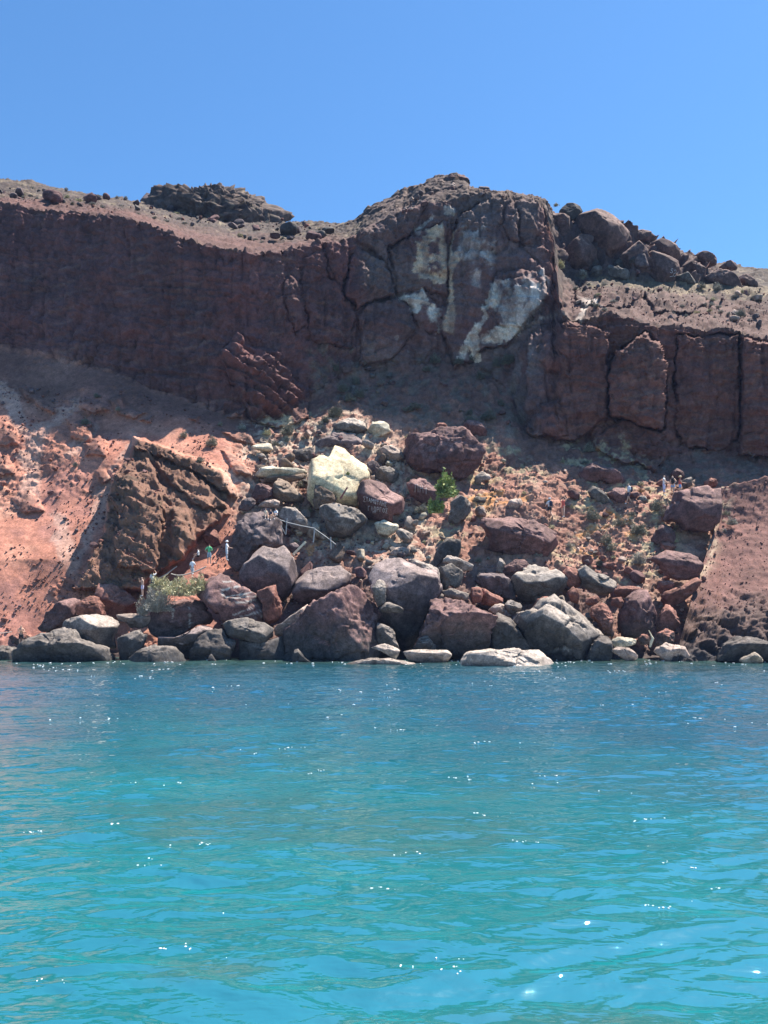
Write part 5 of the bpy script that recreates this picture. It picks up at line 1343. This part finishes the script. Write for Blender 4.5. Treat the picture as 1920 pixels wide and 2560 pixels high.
strokes_to_rock('graffiti', text_strokes('OO', 'Z1', (430, 838), (500, 838), 34), 0.8, 'graffiti_rings')
strokes_to_rock('numerals', [px('K', [((1640 + x_ / 16.59 - 1280) * 2.592, (640 + y_ / 16.59 - 400) * 2.592) for x_, y_ in st]) for st in (
    [(615, 650), (560, 640), (525, 690), (580, 740), (600, 790), (560, 815), (490, 795)], [(680, 720), (700, 670), (770, 660), (800, 720), (740, 770), (670, 810), (690, 870), (750, 870), (795, 830)], [(510, 935), (640, 895)], [(850, 730), (900, 680)])], 1.1, 'painted_numerals')
strokes_to_rock('graffiti2', [px('F', s_) for s_ in ([(455, 850), (455, 905)], [(475, 845), (480, 905)], [(495, 850), (495, 910)], [(515, 850), (520, 915)], [(545, 870), (545, 925)], [(455, 850), (475, 845)], [(495, 880), (520, 880)])], 0.9, 'faded_graffiti')

# ------------------------------------------------------------------ people
SK = [(0.50, 0.30, 0.21), (0.58, 0.37, 0.27), (0.40, 0.23, 0.16)]
M_SKIN = [plain_material('skin_tone', c, rough=0.6, var=0.06, scale=8) for c in SK]
_cl = {}
def cloth(col):
    if col not in _cl: _cl[col] = plain_material('cloth', col, rough=0.9, var=0.08, scale=15)
    return _cl[col]
WHITE, BLACK, NAVY, GREEN, BLUE, REDC, LILAC, LGREY, BEIGE = (0.78, 0.78, 0.8), (0.02, 0.02, 0.025), (0.03, 0.035, 0.07), (0.12, 0.50, 0.22), (0.20, 0.36, 0.62), (0.62, 0.12, 0.09), (0.6, 0.58, 0.78), (0.5, 0.52, 0.55), (0.6, 0.5, 0.38)
def person(x, yfoot, hpx, label, pose='stand', face=0, skin=0, top=None, bottom=None, blen=0.6, tlen=0.9, hair=(0.04, 0.025, 0.02), hat=None, arms=('down', 'down'), pack=None, long_hair=False, Y=None, cat='person', shoes=None):
    pt = p3(x, yfoot, Y) if Y is not None else None
    if pt is None:
        g = on_slope(x, yfoot)
        pt = p3(x, yfoot, g[1] - 0.25)
    J = {'pelvis': (0, 0, 0.95, .13), 'waist': (0, 0.0, 1.10, .118), 'chest': (0, 0.0, 1.30, .135), 'neckb': (0, 0.0, 1.46, .075), 'neck': (0, -0.01, 1.52, .052), 'head': (0, -0.02, 1.62, .088), 'crown': (0, -0.01, 1.70, .075), 'nose': (0, -0.115, 1.61, .014)}
    E = [('pelvis', 'waist'), ('waist', 'chest'), ('chest', 'neckb'), ('neckb', 'neck'), ('neck', 'head'), ('head', 'crown'), ('head', 'nose')]
    sit = pose == 'sit'
    for s, sd_ in ((1, 'r'), (-1, 'l')):
        a = arms[0 if s == -1 else 1]
        J['sho' + sd_] = (s * .17, 0.0, 1.42, .058)
        if a == 'down': el, wr = (s * .23, 0.02, 1.14, .042), (s * .24, -0.05, 0.89, .030)
        elif a == 'up': el, wr = (s * .30, -0.10, 1.58, .042), (s * .14, -0.16, 1.78, .030)
        elif a == 'face': el, wr = (s * .24, -0.18, 1.28, .042), (s * .08, -0.26, 1.48, .030)
        elif a == 'hip': el, wr = (s * .36, 0.06, 1.18, .042), (s * .20, -0.04, 1.0, .030)
        elif a == 'chest': el, wr = (s * .25, -0.10, 1.16, .042), (s * .03, -0.24, 1.22, .030)
        else: el, wr = (s * .22, -0.12, 1.17, .042), (s * .16, -0.36, 1.12, .030)
        J['elb' + sd_] = el; J['wri' + sd_] = wr
        d = Vector(wr[:3]) - Vector(el[:3]); d.normalize()
        pl = Vector(wr[:3]) + d * 0.07
        J['palm' + sd_] = (*pl, .030)
        E += [('neckb', 'sho' + sd_), ('sho' + sd_, 'elb' + sd_), ('elb' + sd_, 'wri' + sd_), ('wri' + sd_, 'palm' + sd_)]
        q = d.cross(Vector((0, 1, 0.2))).normalized(); fwd = d.cross(q)
        for f_, (off, ln) in enumerate(((-.030, .070), (-.010, .082), (.010, .078), (.030, .060))):
            k1 = pl + q * off + d * (0.03 + ln * 0.45) + fwd * 0.006; k2 = pl + q * off + d * (0.03 + ln) + fwd * 0.025
            J[f'f{f_}{sd_}'] = (*k1, .0095); J[f'g{f_}{sd_}'] = (*k2, .008)
            E += [('palm' + sd_, f'f{f_}{sd_}'), (f'f{f_}{sd_}', f'g{f_}{sd_}')]
        t1 = Vector(wr[:3]) + d * 0.045 - q * 0.05; t2 = t1 + d * 0.04 - q * 0.02
        J['th' + sd_] = (*t1, .011); J['ti' + sd_] = (*t2, .009)
        E += [('palm' + sd_, 'th' + sd_), ('th' + sd_, 'ti' + sd_)]
        J['hip' + sd_] = (s * .09, 0, .90, .092)
        if pose == 'stand': kn, an = (s * .11, -.02, .50, .062), (s * .12, .02, .09, .040)
        elif pose == 'stride': kn, an = (s * .09, -.10 * s - .04, .51, .062), (s * .09, -.30 * s + .06, .10 + (0.05 if s < 0 else 0), .040)
        elif pose == 'bend': kn, an = (s * .11, -.02 if s > 0 else -.08, .50, .062), (s * .12, .02 if s > 0 else .30, .09 if s > 0 else .38, .040)
        else: kn, an = (s * .14, -.42, 1.0, .062), (s * .13, -.52, .60, .040)
        J['kne' + sd_] = kn; J['ank' + sd_] = an
        J['toe' + sd_] = (an[0] + s * .02, an[1] - .16, an[2] - .055, .034)
        E += [('pelvis', 'hip' + sd_), ('hip' + sd_, 'kne' + sd_), ('kne' + sd_, 'ank' + sd_), ('ank' + sd_, 'toe' + sd_)]
    names = list(J)
    bm = bmesh.new()
    vs = [bm.verts.new(J[n][:3]) for n in names]
    for a, b in E: bm.edges.new((vs[names.index(a)], vs[names.index(b)]))
    me = bpy.data.meshes.new('person'); bm.to_mesh(me); bm.free()
    tmp = bpy.data.objects.new('person_tmp', me); S.collection.objects.link(tmp)
    sm = tmp.modifiers.new('skin', 'SKIN'); sm.use_smooth_shade = True
    for i, n in enumerate(names):
        me.skin_vertices[0].data[i].radius = (J[n][3], J[n][3] * (0.8 if n in ('pelvis', 'waist', 'chest') else 1))
        me.skin_vertices[0].data[i].use_root = (n == 'pelvis')
    ss = tmp.modifiers.new('sub', 'SUBSURF'); ss.levels = 1; ss.render_levels = 1
    dg = bpy.context.evaluated_depsgraph_get()
    body = bpy.data.meshes.new_from_object(tmp.evaluated_get(dg))
    bpy.data.objects.remove(tmp)
    body.materials.clear(); body.materials.append(M_SKIN[skin])
    for p_ in body.polygons: p_.use_smooth = True
    sc = hpx * pt[1] / F / 1.76
    zb = 0.55 if sit else 0.0
    o = link('person', body, None, (pt[0], pt[1], pt[2] - zb * sc + 0.02))
    o.rotation_euler = (0, 0, math.radians(face)); o.scale = (sc,) * 3
    tag(o, label, cat)
    V = np.array([v.co[:] for v in body.vertices]); Nn = np.array([v.normal[:] for v in body.vertices])
    segs = [(a, b) for a, b in E]
    best = np.full(len(V), 1e9); bi = np.zeros(len(V), int); bt = np.zeros(len(V))
    for i, (a, b) in enumerate(segs):
        A, B = np.array(J[a][:3]), np.array(J[b][:3]); e = B - A
        t = np.clip(((V - A) @ e) / (e @ e), 0, 1)
        d = np.linalg.norm(V - A - t[:, None] * e, axis=1) - (J[a][3] * (1 - t) + J[b][3] * t)
        m_ = d < best; best = np.where(m_, d, best); bi = np.where(m_, i, bi); bt = np.where(m_, t, bt)
    sn = np.array([f'{a}>{b}' for a, b in segs])[bi]
    def shell(name, mask, off, mat):
        fs = [list(p_.vertices) for p_ in body.polygons if all(mask[v] for v in p_.vertices)]
        if not fs: return
        used = sorted({v for f in fs for v in f}); mp = {v: i for i, v in enumerate(used)}
        me_ = bpy.data.meshes.new(name)
        me_.from_pydata((V[used] + Nn[used] * off).tolist(), [], [[mp[v] for v in f] for f in fs])
        for p_ in me_.polygons: p_.use_smooth = True
        me_.materials.append(mat)
        return link(name, me_, o)
    has = lambda *k: np.isin(sn, k)
    tors = has('pelvis>waist', 'waist>chest', 'chest>neckb', 'neckb>shor', 'neckb>shol')
    if top:
        if tlen == 'bikini': mk = tors & (V[:, 2] > 1.22) & (V[:, 2] < 1.38)
        elif tlen == 'tank': mk = tors
        else: mk = tors | (has('shor>elbr', 'shol>elbl') & (bt < tlen))
        shell('shirt', mk, 0.016, cloth(top))
    if bottom:
        mk = has('pelvis>hipr', 'pelvis>hipl') | (has('pelvis>waist') & (bt < 0.5)) | (has('hipr>kner', 'hipl>knel') & (bt < min(1, blen))) | ((has('kner>ankr', 'knel>ankl') & (bt < blen - 1)) if blen > 1 else False)
        shell('trousers' if blen > 1 else 'shorts', mk, 0.02, cloth(bottom))
    shell('shoes', has('ankr>toer', 'ankl>toel'), 0.01, cloth(shoes or LGREY))
    hd = has('head>crown', 'neck>head', 'head>nose')
    shell('hair', hd & ((V[:, 2] > 1.665) | ((V[:, 1] > 0.0) & (V[:, 2] > 1.57))), 0.014, cloth(hair))
    if long_hair:
        tube('long_hair', [(0, 0.09, 1.66), (0, 0.12, 1.5), (0, 0.13, 1.34)], [0.08, 0.085, 0.04], cloth(hair), o, n=8)
    bm = bmesh.new()
    for s_ in (-1, 1):
        bmesh.ops.create_icosphere(bm, subdivisions=1, radius=0.011, matrix=Matrix.Translation((0.032 * s_, -0.100, 1.635)))
    me_ = bpy.data.meshes.new('eyes'); bm.to_mesh(me_); bm.free(); me_.materials.append(cloth(BLACK)); link('eyes', me_, o)
    if hat:
        n = 14; Vh, Fh = [], []
        for (rr, zz_) in ((0.0, 1.80), (0.075, 1.79), (0.102, 1.74), (0.105, 1.695), (0.175, 1.675), (0.17, 1.665), (0.10, 1.68)):
            for a in range(n): Vh.append((rr * math.cos(a * 6.2832 / n), rr * math.sin(a * 6.2832 / n) - 0.015, zz_))
        for j in range(6):
            for a in range(n): Fh.append([j * n + a, j * n + (a + 1) % n, (j + 1) * n + (a + 1) % n, (j + 1) * n + a])
        me_ = bpy.data.meshes.new('sun_hat'); me_.from_pydata(Vh, [], Fh); me_.materials.append(cloth(hat)); link('sun_hat', me_, o)
    if pack:
        bm = bmesh.new(); bmesh.ops.create_cube(bm, size=1)
        for v in bm.verts: v.co = Vector((v.co.x * 0.30, v.co.y * 0.17 + 0.22, v.co.z * 0.44 + 1.24))
        bmesh.ops.bevel(bm, geom=bm.edges[:], offset=0.06, segments=2, affect='EDGES')
        me_ = bpy.data.meshes.new('backpack'); bm.to_mesh(me_); bm.free(); me_.materials.append(cloth(pack))
        link('backpack', me_, o)
    return o
person(53, 1617, 55, 'shirtless person in dark shorts standing on the shore at the far left', face=25, bottom=BLACK, blen=0.75, arms=('chest', 'chest'), Y=63.0)
person(356, 1492, 50, 'person in bikini top and lilac skirt, hand raised, at the path foot', face=-55, skin=1, top=(0.45, 0.2, 0.08), tlen='bikini', bottom=LILAC, blen=0.7, hair=(0.16, 0.09, 0.05), arms=('face', 'down'), long_hair=True, Y=64.4)
person(382, 1478, 50, 'long-haired person in a white top behind the one with the lilac skirt', face=180, top=WHITE, tlen=0.9, bottom=NAVY, blen=0.6, arms=('up', 'down'), long_hair=True, Y=66.0)
person(481, 1446, 48, 'white-shirted visitor climbing the path behind the sagging rope', face=170, top=WHITE, bottom=LGREY, blen=1.5, arms=('front', 'down'), pose='stride', Y=66.2)
person(496, 1399, 40, 'person in white sitting on a rock beside the path', face=-70, skin=1, top=WHITE, bottom=BLACK, hair=(0.18, 0.1, 0.06), pose='sit', arms=('front', 'front'), Y=67.6, long_hair=True)
person(523, 1410, 50, 'visitor in a bright green shirt holding something at the chest', face=175, top=GREEN, bottom=(0.33, 0.42, 0.48), blen=0.95, arms=('chest', 'hip'), Y=67.2)
person(567, 1402, 50, 'person in white sun hat and white top beside the pitted dark boulder', face=90, top=WHITE, bottom=LGREY, blen=1.8, hat=WHITE, arms=('front', 'front'), Y=66.0)
person(664, 1300, 42, 'pale-haired sunbather sitting leftmost above the pitted dark boulder', face=20, skin=1, top=BEIGE, tlen='tank', bottom=WHITE, pose='sit', hair=(0.5, 0.38, 0.22), arms=('front', 'front'), Y=69.2)
person(677, 1302, 42, 'dark-vested sunbather sitting in the middle above the pitted dark boulder', face=-10, top=NAVY, tlen='tank', bottom=WHITE, pose='sit', arms=('front', 'front'), Y=69.3)
person(690, 1300, 42, 'white-shirted sunbather sitting rightmost above the pitted dark boulder', face=-25, top=WHITE, bottom=BLACK, pose='sit', arms=('front', 'front'), Y=69.4)
person(1374, 1297, 52, 'hatted walker in long white shirt with dark backpack, left on the path', face=200, top=WHITE, bottom=BLACK, blen=0.7, arms=('down', 'front'), pack=NAVY, hat=LGREY, pose='stride')
person(1408, 1295, 50, 'person in a red swimsuit with raised arms, following the white-shirted walker', face=-20, skin=1, top=REDC, tlen='tank', bottom=REDC, blen=0.15, arms=('up', 'up'), pose='stride')
person(1572, 1262, 54, 'walker in a pale shirt and dark shorts with a navy backpack, alone on the path', face=-80, top=(0.62, 0.66, 0.7), bottom=NAVY, blen=0.7, arms=('down', 'down'), pack=NAVY, pose='stride')
person(1660, 1240, 52, 'fair-haired person in white top and long skirt, standing with two others', face=60, skin=1, top=WHITE, tlen=0.4, bottom=LILAC, blen=1.4, hair=(0.55, 0.42, 0.25), arms=('front', 'hip'))
person(1682, 1242, 54, 'person in a black vest and blue shorts, middle of the three standing together', face=-70, skin=1, top=BLACK, tlen='tank', bottom=BLUE, blen=0.4, arms=('front', 'hip'), pose='bend')
person(1700, 1242, 52, 'person in a straw hat, red top and blue shorts, last of the three standing together', face=70, top=REDC, tlen='tank', bottom=BLUE, blen=0.45, hat=(0.66, 0.55, 0.36), arms=('front', 'down'))

# ------------------------------------------------------------------ thin summer haze
def haze():
    bm = bmesh.new()
    bmesh.ops.create_cube(bm, size=1)
    for v in bm.verts: v.co = Vector((v.co.x * 1300, v.co.y * 270 + 95, v.co.z * 100 + 36))
    me = bpy.data.meshes.new('haze'); bm.to_mesh(me); bm.free()
    m = bpy.data.materials.new('haze'); m.use_nodes = True
    nt = m.node_tree; nt.nodes.clear()
    o = nt.nodes.new('ShaderNodeOutputMaterial'); v = nt.nodes.new('ShaderNodeVolumePrincipled')
    v.inputs['Color'].default_value = (0.36, 0.54, 1.0, 1)
    v.inputs['Density'].default_value = 0.00016
    v.inputs['Anisotropy'].default_value = 0.0
    nt.links.new(v.outputs[0], o.inputs['Volume'])
    me.materials.append(m)
    tag(link('haze', me), 'thin bluish summer haze over the bay', 'haze', kind='stuff')
haze()
